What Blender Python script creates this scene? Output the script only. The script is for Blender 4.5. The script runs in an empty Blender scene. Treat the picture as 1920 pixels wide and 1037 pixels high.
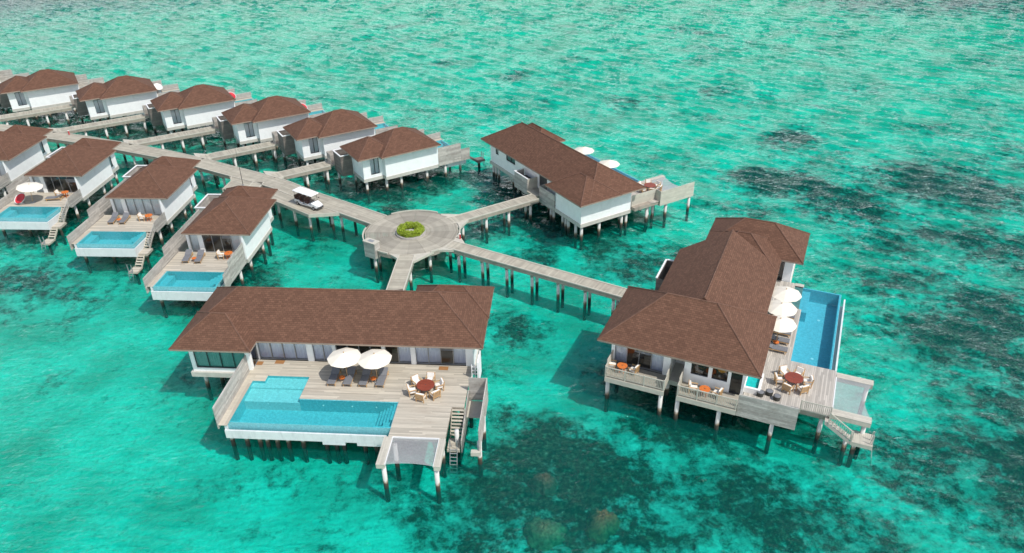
import bpy, bmesh, math, random
import numpy as np
from mathutils import Vector, Matrix
random.seed(7)
R = math.radians
D = 2.7                                   # deck level above the water
scene = bpy.context.scene
col = scene.collection

# ------------------------------------------------------------------ materials
def new_mat(name):
    m = bpy.data.materials.new(name); m.use_nodes = True
    nt = m.node_tree; nt.nodes.clear()
    out = nt.nodes.new('ShaderNodeOutputMaterial')
    return m, nt, out

class N:
    """small helper to write node graphs"""
    def __init__(s, nt): s.nt = nt
    def __call__(s, typ, ins=None, **props):
        n = s.nt.nodes.new('ShaderNode' + typ)
        for k, v in props.items(): setattr(n, k, v)
        for k, v in (ins or {}).items(): s.set(n, k, v)
        return n
    def set(s, n, k, v):
        if isinstance(v, tuple) and len(v) == 2 and hasattr(v[0], 'outputs'):
            s.nt.links.new(v[0].outputs[v[1]], n.inputs[k])
        elif hasattr(v, 'outputs'):
            s.nt.links.new(v.outputs[0], n.inputs[k])
        else:
            if isinstance(v, tuple) and len(v) == 3 and n.inputs[k].type == 'RGBA': v = (*v, 1)
            n.inputs[k].default_value = v
    def mix(s, f, a, b, mode='MIX'):
        n = s.nt.nodes.new('ShaderNodeMix'); n.data_type = 'RGBA'; n.blend_type = mode
        s.set(n, 0, f); s.set(n, 6, a); s.set(n, 7, b)
        return (n, 2)
    def math(s, op, a, b=0.0, clamp=False):
        n = s.nt.nodes.new('ShaderNodeMath'); n.operation = op; n.use_clamp = clamp
        s.set(n, 0, a); s.set(n, 1, b); return n
    def ramp(s, f, stops):
        n = s.nt.nodes.new('ShaderNodeValToRGB'); s.set(n, 'Fac', f)
        e = n.color_ramp.elements
        while len(e) < len(stops): e.new(0.5)
        for el, (p, c) in zip(e, stops):
            el.position = p; el.color = (*c, 1) if isinstance(c, tuple) else (c, c, c, 1)
        return n
    def coord(s, scale=(1, 1, 1), rot=(0, 0, 0), kind='Object'):
        t = s.nt.nodes.new('ShaderNodeTexCoord')
        m = s('Mapping', {'Scale': scale, 'Rotation': rot}); s.nt.links.new(t.outputs[kind], m.inputs['Vector'])
        return m

def surf(name, base, rough=.7, var=.12, scale=3.0, metal=0.0, bump=0.0, island=0.0, stretch=(1, 1, 1), spec=.4, dark=None):
    """a principled surface: base colour, cloudy variation, per-board variation, fine bump"""
    m, nt, out = new_mat(name); n = N(nt)
    c = n.coord(stretch)
    t = n('TexNoise', {'Vector': c, 'Scale': scale, 'Detail': 5.0, 'Roughness': .65})
    lo = tuple(x * (1 - var) for x in base); hi = tuple(min(1, x * (1 + var)) for x in base)
    colr = n.ramp((t, 'Fac'), [(.3, lo), (.7, hi)])
    res = (colr, 0)
    if island:
        g = n('NewGeometry')
        r = n.ramp((g, 'Random Per Island'), [(0, 1 - island), (1, 1 + island * .55)])
        res = n.mix(1.0, res, (r, 0), 'MULTIPLY')
    if dark:                              # wear: blotches of another colour
        t2 = n('TexNoise', {'Vector': n.coord(dark[2]), 'Scale': dark[3], 'Detail': 6.0, 'Roughness': .7})
        f = n.ramp((t2, 'Fac'), [(dark[4], 0.0), (dark[4] + .18, dark[1])])
        res = n.mix((f, 0), res, dark[0])
    p = n('BsdfPrincipled', {'Base Color': res, 'Roughness': rough, 'Metallic': metal, 'Specular IOR Level': spec})
    if bump:
        b = n('Bump', {'Strength': bump, 'Distance': .02, 'Height': (t, 'Fac')}); nt.links.new(b.outputs[0], p.inputs['Normal'])
    nt.links.new(p.outputs[0], out.inputs[0])
    return m

M = {}
M['white'] = surf('white_render', (.83, .84, .83), .75, .05, 1.5, dark=((.60, .59, .55), .3, (1.1, 1.1, .35), 1.0, .54))
M['slab'] = surf('slab_concrete', (.50, .48, .43), .8, .1, 2, dark=((.3, .28, .24), .5, (1, 1, .3), 1.5, .55))
M['deckX'] = surf('deck_boards_x', (.51, .465, .38), .75, .12, 4, island=.24, stretch=(.25, 6, 1), dark=((.34, .28, .22), .5, (.25, 1.2, 1), .9, .52))
M['deckY'] = surf('deck_boards_y', (.49, .455, .40), .75, .12, 4, island=.24, stretch=(6, .25, 1), dark=((.31, .28, .25), .5, (1.2, .25, 1), .9, .52))
M['walk'] = surf('boardwalk_boards', (.42, .39, .312), .8, .14, 1.2, island=.2, dark=((.34, .29, .24), .5, (1, 1, 1), .5, .52))
M['walk2'] = surf('platform_boards_light', (.405, .375, .305), .8, .1, 1.2, island=.16)
M['walk3'] = surf('platform_boards_grey', (.355, .328, .268), .8, .1, 1.2, island=.16)
M['walk4'] = surf('platform_boards_dark', (.305, .282, .23), .8, .1, 1.2, island=.16)
M['kerb'] = surf('kerb_board', (.50, .475, .40), .75, .1, 2, island=.1)
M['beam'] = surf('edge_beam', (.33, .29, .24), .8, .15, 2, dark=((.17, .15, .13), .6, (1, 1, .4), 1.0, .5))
M['screen'] = surf('weathered_screen_boards', (.46, .435, .395), .8, .14, 3, island=.26, dark=((.25, .22, .19), .6, (1, 1, 3), .8, .5))
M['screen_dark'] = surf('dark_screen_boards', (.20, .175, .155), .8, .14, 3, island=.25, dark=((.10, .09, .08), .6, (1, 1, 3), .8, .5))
M['teak'] = surf('teak', (.52, .33, .16), .6, .15, 5, island=.12)
M['redwood'] = surf('red_wood_top', (.25, .055, .03), .45, .2, 5, island=.1)
M['orange'] = surf('orange_fabric', (.62, .17, .035), .8, .12, 9)
M['mat'] = surf('coir', (.33, .16, .06), .95, .2, 30)
M['cushion'] = surf('white_cushion', (.80, .77, .71), .85, .05, 4)
M['sling'] = surf('grey_sling', (.17, .175, .19), .8, .12, 8)
M['canvas'] = surf('parasol_canvas', (.78, .73, .62), .85, .04, 2)
M['metal'] = surf('grey_metal', (.36, .37, .38), .45, .08, 3, metal=.5)
M['dark'] = surf('dark_frame', (.05, .052, .055), .5, .1, 3)
M['whitepaint'] = surf('white_paint', (.80, .80, .79), .45, .03, 2)
M['cartwhite'] = surf('cart_white', (.82, .82, .82), .3, .03, 2, spec=.5)
M['seatbrown'] = surf('brown_vinyl', (.09, .045, .035), .5, .1, 6)
M['rubber'] = surf('rubber', (.03, .03, .032), .85, .15, 8)
M['red'] = surf('red_plastic', (.55, .03, .04), .5, .1, 4)
M['wicker'] = surf('dark_wicker', (.06, .06, .052), .8, .3, 25, bump=.4)
M['planter'] = surf('planter_stone', (.42, .40, .37), .85, .12, 5, bump=.2)
M['gravel'] = surf('pale_gravel', (.55, .53, .48), .95, .4, 40, bump=.5)
M['interior'] = surf('interior_floor', (.22, .19, .15), .5, .1, 2)
M['sofa'] = surf('green_sofa', (.10, .12, .07), .85, .15, 4)
M['bed'] = surf('bed_linen', (.72, .74, .78), .85, .05, 4)
M['lampshade'] = surf('orange_shade', (.75, .30, .02), .7, .08, 4)
M['soffit'] = surf('soffit', (.30, .23, .18), .8, .1, 3)
M['net'] = surf('net_cord', (.46, .46, .47), .8, .05, 3)
M['towel'] = surf('turquoise_cloth', (.05, .52, .50), .8, .2, 5)
M['leaf'] = surf('leaf', (.27, .37, .02), .6, .3, 6, island=.5)
M['stem'] = surf('stem', (.14, .09, .05), .9, .2, 6)

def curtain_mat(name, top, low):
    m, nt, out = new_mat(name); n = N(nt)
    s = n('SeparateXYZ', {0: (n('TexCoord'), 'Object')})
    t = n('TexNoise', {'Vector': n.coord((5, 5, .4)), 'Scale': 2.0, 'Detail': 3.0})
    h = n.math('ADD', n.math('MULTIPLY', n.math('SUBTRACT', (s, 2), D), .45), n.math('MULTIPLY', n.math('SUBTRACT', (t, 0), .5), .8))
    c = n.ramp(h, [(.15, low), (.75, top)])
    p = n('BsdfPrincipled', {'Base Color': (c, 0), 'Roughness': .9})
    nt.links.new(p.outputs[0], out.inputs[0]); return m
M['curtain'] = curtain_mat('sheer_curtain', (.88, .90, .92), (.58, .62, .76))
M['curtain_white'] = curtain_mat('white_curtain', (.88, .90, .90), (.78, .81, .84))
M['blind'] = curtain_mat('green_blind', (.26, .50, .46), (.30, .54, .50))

def roof_mat():
    m, nt, out = new_mat('shingle_roof'); n = N(nt)
    uv = n.coord(kind='UV')
    br = n('TexBrick', {'Vector': uv, 'Scale': 1.0, 'Mortar Size': .018, 'Brick Width': .34, 'Row Height': .19, 'Bias': -.1,
                        'Color1': (.116, .058, .037), 'Color2': (.164, .084, .054), 'Mortar': (.088, .044, .028), 'Mortar Smooth': .5})
    t = n('TexNoise', {'Vector': n.coord(), 'Scale': .55, 'Detail': 6.0, 'Roughness': .7})
    t2 = n('TexNoise', {'Vector': n.coord(), 'Scale': 3.2, 'Detail': 4.0, 'Roughness': .7})
    c = n.mix(1.0, (br, 'Color'), (n.ramp((t, 'Fac'), [(.3, .94), (.7, 1.05)]), 0), 'MULTIPLY')
    c = n.mix(1.0, c, (n.ramp((t2, 'Fac'), [(.32, .9), (.68, 1.08)]), 0), 'MULTIPLY')
    # each course of shingles laps over the next: a saw-tooth height along the slope
    s = n('SeparateXYZ', {0: uv})
    saw = n.math('FRACT', n.math('DIVIDE', (s, 1), .19))
    h = n.math('ADD', n.math('MULTIPLY', saw, -.6), n.math('MULTIPLY', (br, 'Fac'), -.5))
    b = n('Bump', {'Strength': .4, 'Distance': .03, 'Height': h})
    p = n('BsdfPrincipled', {'Base Color': c, 'Roughness': .85, 'Specular IOR Level': .25, 'Normal': b})
    nt.links.new(p.outputs[0], out.inputs[0]); return m
M['roof'] = roof_mat()
M['cap'] = surf('ridge_caps', (.142, .074, .049), .85, .15, 4, island=.2)

def pile_mat():
    m, nt, out = new_mat('concrete_pile'); n = N(nt)
    g = n('NewGeometry'); s = n('SeparateXYZ', {0: (g, 'Position')})
    t = n('TexNoise', {'Vector': (g, 'Position'), 'Scale': 2.2, 'Detail': 6.0, 'Roughness': .7})
    h = n.math('ADD', (s, 2), n.math('MULTIPLY', n.math('SUBTRACT', (t, 0), .5), .9))
    c = n.ramp(n.math('DIVIDE', h, 3.0), [(.0, (.018, .02, .016)), (.15, (.045, .038, .026)), (.21, (.22, .17, .11)), (.28, (.54, .53, .50)), (1, (.70, .70, .68))])
    p = n('BsdfPrincipled', {'Base Color': (c, 0), 'Roughness': .8})
    nt.links.new(p.outputs[0], out.inputs[0]); return m
M['pile'] = pile_mat()
M['trough'] = surf('pool_overflow_concrete', (.66, .68, .68), .7, .07, 1.5, dark=((.42, .45, .45), .55, (1, 1, .18), 1.6, .5))

def tile_mat(name, a, b):
    m, nt, out = new_mat(name); n = N(nt)
    c = n.coord()
    v = n('TexVoronoi', {'Vector': c, 'Scale': 16.0})
    t = n('TexNoise', {'Vector': c, 'Scale': 5.0, 'Detail': 5.0, 'Roughness': .7})
    k = n.mix((v, 'Color'), a, b)
    k = n.mix(1.0, k, (n.ramp((t, 'Fac'), [(.3, .8), (.7, 1.15)]), 0), 'MULTIPLY')
    p = n('BsdfPrincipled', {'Base Color': k, 'Roughness': .35})
    nt.links.new(p.outputs[0], out.inputs[0]); return m
M['tile'] = tile_mat('pool_mosaic', (.13, .43, .49), (.24, .56, .60))
M['tile_blue'] = tile_mat('pool_mosaic_blue', (.22, .50, .56), (.31, .60, .65))
M['tile_pale'] = tile_mat('pool_mosaic_pale', (.40, .58, .60), (.52, .68, .69))

def pool_water(name, tint):
    m, nt, out = new_mat(name); n = N(nt)
    t = n('TexNoise', {'Vector': n.coord((1, 1, 1)), 'Scale': 2.6, 'Detail': 3.0, 'Distortion': .4})
    b = n('Bump', {'Strength': .5, 'Distance': .08, 'Height': (t, 'Fac')})
    f = n('Fresnel', {'IOR': 1.33, 'Normal': b})
    tr = n('BsdfTransparent', {'Color': tint}); gl = n('BsdfGlossy', {'Roughness': .03, 'Normal': b})
    mx = n('MixShader', {0: (f, 0), 1: tr, 2: gl})
    nt.links.new(mx.outputs[0], out.inputs[0]); return m
M['poolwater'] = pool_water('pool_water', (.55, .97, .99))
M['poolwater_blue'] = pool_water('pool_water_blue', (.52, .90, .98))

def glass_mat():
    m, nt, out = new_mat('window_glass'); n = N(nt)
    f = n('Fresnel', {'IOR': 1.5})
    tr = n('BsdfTransparent', {'Color': (.92, .94, .95)}); gl = n('BsdfGlossy', {'Roughness': .02, 'Color': (.9, .95, 1)})
    mx = n('MixShader', {0: n.math('ADD', (f, 0), .04), 1: tr, 2: gl})
    nt.links.new(mx.outputs[0], out.inputs[0]); return m
M['glass'] = glass_mat()

# ------------------------------------------------------------------ mesh builder
class MB:
    def __init__(s, mx=1, zo=0.0):
        s.v = []; s.f = []; s.uv = []; s.mx = mx; s.zo = zo
    def add(s, vs, fs, uvs=None):
        o = len(s.v)
        s.v += [(p[0] * s.mx, p[1], p[2] + s.zo) for p in vs]
        for i, f in enumerate(fs):
            u = uvs[i] if uvs else [(0, 0)] * len(f)
            if s.mx < 0: f = f[::-1]; u = u[::-1]
            s.f.append([o + k for k in f]); s.uv.append(u)
        return s
    def box(s, x0, x1, y0, y1, z0, z1):
        if x0 > x1: x0, x1 = x1, x0
        if y0 > y1: y0, y1 = y1, y0
        if z0 > z1: z0, z1 = z1, z0
        v = [(x0, y0, z0), (x1, y0, z0), (x1, y1, z0), (x0, y1, z0), (x0, y0, z1), (x1, y0, z1), (x1, y1, z1), (x0, y1, z1)]
        return s.add(v, [[0, 3, 2, 1], [4, 5, 6, 7], [0, 1, 5, 4], [1, 2, 6, 5], [2, 3, 7, 6], [3, 0, 4, 7]])
    def obox(s, c, size, rz=0, rx=0, ry=0):
        m = Matrix.Translation(c) @ Matrix.Rotation(rz, 4, 'Z') @ Matrix.Rotation(rx, 4, 'X') @ Matrix.Rotation(ry, 4, 'Y')
        a, b, h = size[0] / 2, size[1] / 2, size[2] / 2
        v = [m @ Vector(p) for p in [(-a, -b, -h), (a, -b, -h), (a, b, -h), (-a, b, -h), (-a, -b, h), (a, -b, h), (a, b, h), (-a, b, h)]]
        return s.add([tuple(p) for p in v], [[0, 3, 2, 1], [4, 5, 6, 7], [0, 1, 5, 4], [1, 2, 6, 5], [2, 3, 7, 6], [3, 0, 4, 7]])
    def prism(s, poly, z0, z1):
        n = len(poly)
        ar = sum(poly[i][0] * poly[(i + 1) % n][1] - poly[(i + 1) % n][0] * poly[i][1] for i in range(n))
        if ar < 0: poly = poly[::-1]
        v = [(x, y, z0) for x, y in poly] + [(x, y, z1) for x, y in poly]
        f = [list(range(n))[::-1], list(range(n, 2 * n))] + [[i, (i + 1) % n, n + (i + 1) % n, n + i] for i in range(n)]
        return s.add(v, f)
    def tube(s, p, q, r, n=8, r2=None, caps=True):
        p = Vector(p); q = Vector(q); r2 = r if r2 is None else r2
        d = (q - p).normalized(); a = d.orthogonal().normalized(); b = d.cross(a)
        v = []
        for c, rr in ((p, r), (q, r2)):
            for k in range(n):
                t = 2 * math.pi * k / n; v.append(tuple(c + a * math.cos(t) * rr + b * math.sin(t) * rr))
        f = [[i, (i + 1) % n, n + (i + 1) % n, n + i] for i in range(n)]
        if caps: f += [list(range(n))[::-1], list(range(n, 2 * n))]
        return s.add(v, f)
    def path(s, pts, r, n=6):
        for a, b in zip(pts, pts[1:]): s.tube(a, b, r, n)
        return s
    def cyl(s, x, y, z0, z1, r, n=14, r2=None): return s.tube((x, y, z0), (x, y, z1), r, n, r2)
    def ring(s, cx, cy, r0, r1, z0, z1, a0=0, a1=360, n=48):
        m = max(2, int(n * abs(a1 - a0) / 360)); full = abs(a1 - a0) >= 359.9
        for k in range(m):
            t0 = R(a0 + (a1 - a0) * k / m); t1 = R(a0 + (a1 - a0) * (k + 1) / m)
            poly = [(cx + r0 * math.cos(t0), cy + r0 * math.sin(t0)), (cx + r1 * math.cos(t0), cy + r1 * math.sin(t0)),
                    (cx + r1 * math.cos(t1), cy + r1 * math.sin(t1)), (cx + r0 * math.cos(t1), cy + r0 * math.sin(t1))]
            s.prism(poly, z0, z1)
        return s
    def planks(s, x0, x1, y0, y1, z1, axis='x', w=.145, gap=.012, t=.045, L=3.4):
        a0, a1, b0, b1 = (x0, x1, y0, y1) if axis == 'x' else (y0, y1, x0, x1)
        n = max(1, round((b1 - b0) / w)); w = (b1 - b0) / n
        for i in range(n):
            b = b0 + i * w; cuts = [a0]; p = a0 + random.uniform(.4, 1) * L
            while p < a1 - .5: cuts.append(p); p += L * random.uniform(.8, 1.2)
            cuts.append(a1)
            for c0, c1 in zip(cuts, cuts[1:]):
                if axis == 'x': s.box(c0 + gap / 3, c1 - gap / 3, b + gap / 2, b + w - gap / 2, z1 - t, z1)
                else: s.box(b + gap / 2, b + w - gap / 2, c0 + gap / 3, c1 - gap / 3, z1 - t, z1)
        return s
    def screen(s, p, q, z0, z1, w=.16, gap=.014, t=.05, z0b=None, z1b=None, L=2.6):
        """upright screen of horizontal boards from p to q; the top/bottom may change linearly to z1b/z0b"""
        p = Vector((*p, 0)); q = Vector((*q, 0)); d = q - p; ln = d.length; rz = math.atan2(d.y, d.x)
        n = max(1, round((z1 - z0) / w)); w = (z1 - z0) / n
        for i in range(n):
            z = z0 + (i + .5) * w; cuts = [0]; a = random.uniform(.4, 1) * L
            while a < ln - .5: cuts.append(a); a += L * random.uniform(.8, 1.2)
            cuts.append(ln)
            for c0, c1 in zip(cuts, cuts[1:]):
                c = p + d * ((c0 + c1) / 2 / ln)
                s.obox((c.x, c.y, z), (c1 - c0 - .006, t, w - gap), rz)
        return s
    def build(s, name, mat, parent=None, smooth=False):
        me = bpy.data.meshes.new(name)
        me.from_pydata(s.v, [], s.f)
        ul = me.uv_layers.new(name='UVMap')
        flat = [c for u in s.uv for p in u for c in p]
        ul.data.foreach_set('uv', flat)
        if mat is not None: me.materials.append(mat)
        if smooth:
            for p in me.polygons: p.use_smooth = True
        me.update()
        o = bpy.data.objects.new(name, me); col.objects.link(o)
        if parent: o.parent = parent
        return o

def thing(name, label, cat, loc=(0, 0, 0), rz=0, group=None):
    o = bpy.data.objects.new(name, None); col.objects.link(o)
    o.empty_display_size = .3
    o.location = loc; o.rotation_euler = (0, 0, rz)
    o['label'] = label; o['category'] = cat
    if group: o['group'] = group
    return o
def tag(o, label, cat, group=None):
    o['label'] = label; o['category'] = cat
    if group: o['group'] = group
    return o
def dup(root, loc, rz, label, group=None):
    def rec(o, par):
        c = o.copy(); col.objects.link(c); c.parent = par
        for ch in o.children: rec(ch, c)
        return c
    r = rec(root, root.parent)
    r.location = loc; r.rotation_euler = (0, 0, rz); r['label'] = label
    if group: r['group'] = group
    return r

class Frame:
    """a building's own axes: origin on the water plane and a turn about z"""
    def __init__(s, x, y, deg): s.x, s.y, s.a = x, y, R(deg)
    def w(s, x, y, z=D):
        c, k = math.cos(s.a), math.sin(s.a)
        return (s.x + c * x - k * y, s.y + k * x + c * y, z)
    def root(s): return (s.x, s.y, 0)

# ------------------------------------------------------------------ building pieces
def roof(parent, rects, e, slope, mx=1, th=.16):
    """hipped shingle roof over overlapping rectangles (x0,x1,y0,y1,open sides)"""
    b = MB(mx, D); sf = MB(mx, D); cap = MB(mx, D)
    def face(pts):
        p = [Vector(q) for q in pts]
        u = (p[1] - p[0]).normalized(); nn = None
        for k in range(2, len(p)):
            nn = (p[1] - p[0]).cross(p[k] - p[0])
            if nn.length > 1e-6: break
        nn.normalize(); v = nn.cross(u)
        b.add(pts, [list(range(len(pts)))], [[(q.dot(u), (q - p[0]).dot(v)) for q in p]])
    for i, (x0, x1, y0, y1, op) in enumerate(rects):
        w, d = x1 - x0, y1 - y0; ee = e + .004 * i
        if d <= w:
            h = d / 2; ym = (y0 + y1) / 2; z = ee + slope * h
            a = (x0 if 'W' in op else x0 + h, ym, z); c = (x1 if 'E' in op else x1 - h, ym, z)
            face([(x0, y0, ee), (x1, y0, ee), c, a]); face([(x1, y1, ee), (x0, y1, ee), a, c])
            face([(x1, y0, ee), (x1, y1, ee), c]); face([(x0, y1, ee), (x0, y0, ee), a])
        else:
            h = w / 2; xm = (x0 + x1) / 2; z = ee + slope * h
            a = (xm, y0 if 'S' in op else y0 + h, z); c = (xm, y1 if 'N' in op else y1 - h, z)
            face([(x1, y0, ee), (x1, y1, ee), c, a]); face([(x0, y1, ee), (x0, y0, ee), a, c])
            face([(x0, y0, ee), (x1, y0, ee), a]); face([(x1, y1, ee), (x0, y1, ee), c])
        # fascia and soffit
        f = [(x0, y0), (x1, y0), (x1, y1), (x0, y1)]
        sf.add([(x, y, ee - .002) for x, y in f] + [(x, y, ee - th) for x, y in f],
               [[k, 4 + k, 4 + (k + 1) % 4, (k + 1) % 4] for k in range(4)] + [[4, 7, 6, 5]])
        def caps(p, q, r=.085):
            p, q = Vector(p), Vector(q); n = max(1, int((q - p).length / .42)); d_ = (q - p) / n
            for k in range(n): cap.tube(p + d_ * k, p + d_ * (k + 1.04), r, 6, r * .82)
        up = Vector((0, 0, -.012))
        if (Vector(c) - Vector(a)).length > .3: caps(Vector(a) + up, Vector(c) + up)
        ends = {'W': (a, [(x0, y0, ee), (x0, y1, ee)]), 'E': (c, [(x1, y0, ee), (x1, y1, ee)])} if d <= w else \
               {'S': (a, [(x0, y0, ee), (x1, y0, ee)]), 'N': (c, [(x0, y1, ee), (x1, y1, ee)])}
        for k, (top, cs) in ends.items():
            if k in op: continue
            for q in cs: caps(Vector(top) + up, Vector(q) + up)
    r = b.build('roof', M['roof'], parent)
    cap.build('ridge_cap', M['cap'], r)
    sf.build('eaves', M['soffit'], r)
    return r

def piles(parent, pts, top, mx=1, r=.175):
    for x, y in pts:
        MB(mx).cyl(x, y, -2.75, top, r, 12).build('pile', M['pile'], parent, smooth=True)

def glazing(parent, p, q, z0, z1, n, mx=1, curtains=(), cmat='curtain', off=.16, fr='metal', wavy=True):
    """a glazed front from p to q (seen from the right-hand side of p->q) with n leaves; curtains = leaves that have one"""
    p = Vector((*p, 0)); q = Vector((*q, 0)); d = (q - p).normalized(); L = (q - p).length; rz = math.atan2(d.y, d.x)
    inw = Vector((-d.y, d.x, 0))
    f = MB(mx, D); w = .055
    for k in range(n + 1):
        c = p + d * (L * k / n); f.obox((c.x, c.y, (z0 + z1) / 2), (w, .08, z1 - z0), rz)
    for z in (z0 + .04, z1 - .04):
        c = (p + q) / 2; f.obox((c.x, c.y, z), (L - w, .076, .08), rz)
    fo = f.build('glazed_door' if z0 < .2 else 'window', M[fr], parent)
    g = MB(mx, D)
    for k in range(n):
        a = p + d * (L * k / n + w / 2); b = p + d * (L * (k + 1) / n - w / 2)
        g.add([(a.x, a.y, z0 + .08), (b.x, b.y, z0 + .08), (b.x, b.y, z1 - .08), (a.x, a.y, z1 - .08)], [[0, 1, 2, 3]])
    g.build('pane', M['glass'], fo)
    if curtains:
        c = MB(mx, D)
        for k in curtains:
            s0, s1 = L * k / n + .03, L * (k + 1) / n - .03; m = max(4, int((s1 - s0) / .055)); vs = []
            for i in range(m + 1):
                pt = p + d * (s0 + (s1 - s0) * i / m) + inw * (off + (.035 if i % 2 else -.035) * random.uniform(.5, 1.2))
                vs += [(pt.x, pt.y, z0 + .03), (pt.x, pt.y, z1 - .05)]
            c.add(vs, [[2 * i, 2 * i + 2, 2 * i + 3, 2 * i + 1] for i in range(m)])
        c.build('curtain', M[cmat], fo)
    return fo

def pool(parent, x0, x1, y0, y1, inf='', depth=1.15, mx=1, mat='tile', wmat='poolwater', shallow=None, drop=.55):
    """tiled basin; sides named in inf (W E S N) are overflow edges whose outer face shows"""
    b = MB(mx, D); t = .17
    b.box(x0 - t, x1 + t, y0 - t, y1 + t, -depth - .15, -depth)
    def wall(side, xa, xb, ya, yb):
        b.box(xa, xb, ya, yb, -depth if side not in inf else -depth, -.05 if side in inf else -.055)
    wall('S', x0 - t, x1 + t, y0 - t, y0); wall('N', x0 - t, x1 + t, y1, y1 + t)
    wall('W', x0 - t, x0, y0, y1); wall('E', x1, x1 + t, y0, y1)
    basin = b.build('pool', M[mat], parent)
    x0w = x0 - (t - .01 if 'W' in inf else 0); x1w = x1 + (t - .01 if 'E' in inf else 0)
    y0w = y0 - (t - .01 if 'S' in inf else 0); y1w = y1 + (t - .01 if 'N' in inf else 0)
    w = MB(mx, D)
    poly = [(x0w, y0w), (x1w, y0w), (x1w, y1w), (x0w, y1w)]
    if shallow: poly = shallow['outline']
    w.add([(x, y, -.035) for x, y in poly], [list(range(len(poly)))] )
    w.build('pool_water', M[wmat], basin)
    return basin

def ladder(parent, x, y0, z0, y1, z1, w=.5, mx=1, axis='y', mat='metal', hoop=.9):
    b = MB(mx, D); n = max(3, int((z0 - z1) / .27))
    P = (lambda u, s, z: (x + s, u, z)) if axis == 'y' else (lambda u, s, z: (u, x + s, z))
    for s in (-w / 2, w / 2):
        b.path([P(y0 - (y1 - y0) * .4, s, z0), P(y0 - (y1 - y0) * .2, s, z0 + hoop), P(y0, s, z0 + hoop), P(y0, s, z0), P(y1, s, z1)], .03)
    for k in range(n + 1):
        u = k / n; yy = y0 + (y1 - y0) * u; zz = z0 + (z1 - z0) * u
        b.tube(P(yy, -w / 2, zz), P(yy, w / 2, zz), .035, 6)
    return b.build('ladder', M[mat], parent)

def stairs(parent, axis, c0, c1, s0, z0, s1, z1, n, mx=1, mat='deckX', name='stairs'):
    """n treads stepping from s0,z0 to s1,z1 along axis; c0..c1 is the width"""
    b = MB(mx, D); st = (s1 - s0) / n
    for k in range(n):
        a = s0 + st * k; z = z0 + (z1 - z0) * (k + 1) / (n + 1)
        if axis == 'y': b.box(c0, c1, a, a + st * .86, z - .05, z)
        else: b.box(a, a + st * .86, c0, c1, z - .05, z)
    for c in (c0 - .05, c1):
        if axis == 'y': v = [(c, s0, z0 - .3), (c + .05, s0, z0 - .3), (c + .05, s1, z1 - .3), (c, s1, z1 - .3), (c, s0, z0), (c + .05, s0, z0), (c + .05, s1, z1), (c, s1, z1)]
        else: v = [(s0, c, z0 - .3), (s0, c + .05, z0 - .3), (s1, c + .05, z1 - .3), (s1, c, z1 - .3), (s0, c, z0), (s0, c + .05, z0), (s1, c + .05, z1), (s1, c, z1)]
        b.add(v, [[0, 1, 2, 3], [4, 7, 6, 5], [0, 4, 5, 1], [1, 5, 6, 2], [2, 6, 7, 3], [3, 7, 4, 0]])
    return b.build(name, M[mat], parent)

def railing(parent, pts, h=.95, mx=1, step=.14, mat='kerb', z=None):
    """posts, top and bottom rail and balusters along a polyline of (x, y, z)"""
    b = MB(mx, D)
    for p, q in zip(pts, pts[1:]):
        p, q = Vector(p), Vector(q); d = q - p; rz = math.atan2(d.y, d.x); L = math.hypot(d.x, d.y)
        sl = math.atan2(d.z, L)
        m = (p + q) / 2
        for zz, s in ((h, .07), (.12, .05)):
            b.obox((m.x, m.y, m.z + zz), (d.length + .03, .07, s), rz, 0, -sl)
        n = max(2, int(L / step))
        for k in range(1, n):
            c = p + d * (k / n); b.obox((c.x, c.y, c.z + h / 2 + .06), (.045, .045, h - .12), rz)
        k = max(1, round(L / 1.7))
        for i in range(k + 1):
            c = p + d * (i / k); b.obox((c.x, c.y, c.z + h / 2 - .08), (.09, .09, h + .3), rz)
    return b.build('railing', M[mat], parent)

def hammock_net(parent, x0, x1, y0, y1, z, mx=1, sag=.14, step=.062, pull='E'):
    b = MB(mx, D)
    def h(x, y):
        u = (x - x0) / (x1 - x0); v = (y - y0) / (y1 - y0); return z - sag * math.sin(math.pi * u) * math.sin(math.pi * v)
    n = int((x1 - x0) / step); m = int((y1 - y0) / step)
    def edge(x, y):                     # the free edge is drawn in towards the middle
        if pull == 'S':
            k = .28 * math.sin(math.pi * (x - x0) / (x1 - x0)); return x, y1 - (y1 - y) * (1 - k * .3)
        k = .55 * math.sin(math.pi * (y - y0) / (y1 - y0)); return x0 + (x - x0) * (1 - k * .3), y
    for i in range(n + 1):
        x = x0 + (x1 - x0) * i / n
        pts = [(*edge(x, y0 + (y1 - y0) * j / 8),) for j in range(9)]
        b.path([(px, py, h(px, py)) for px, py in pts], .010, 3)
    for j in range(m + 1):
        y = y0 + (y1 - y0) * j / m
        pts = [(*edge(x0 + (x1 - x0) * i / 8, y),) for i in range(9)]
        b.path([(px, py, h(px, py)) for px, py in pts], .010, 3)
    return b.build('hammock_net', M['net'], parent)

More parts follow.
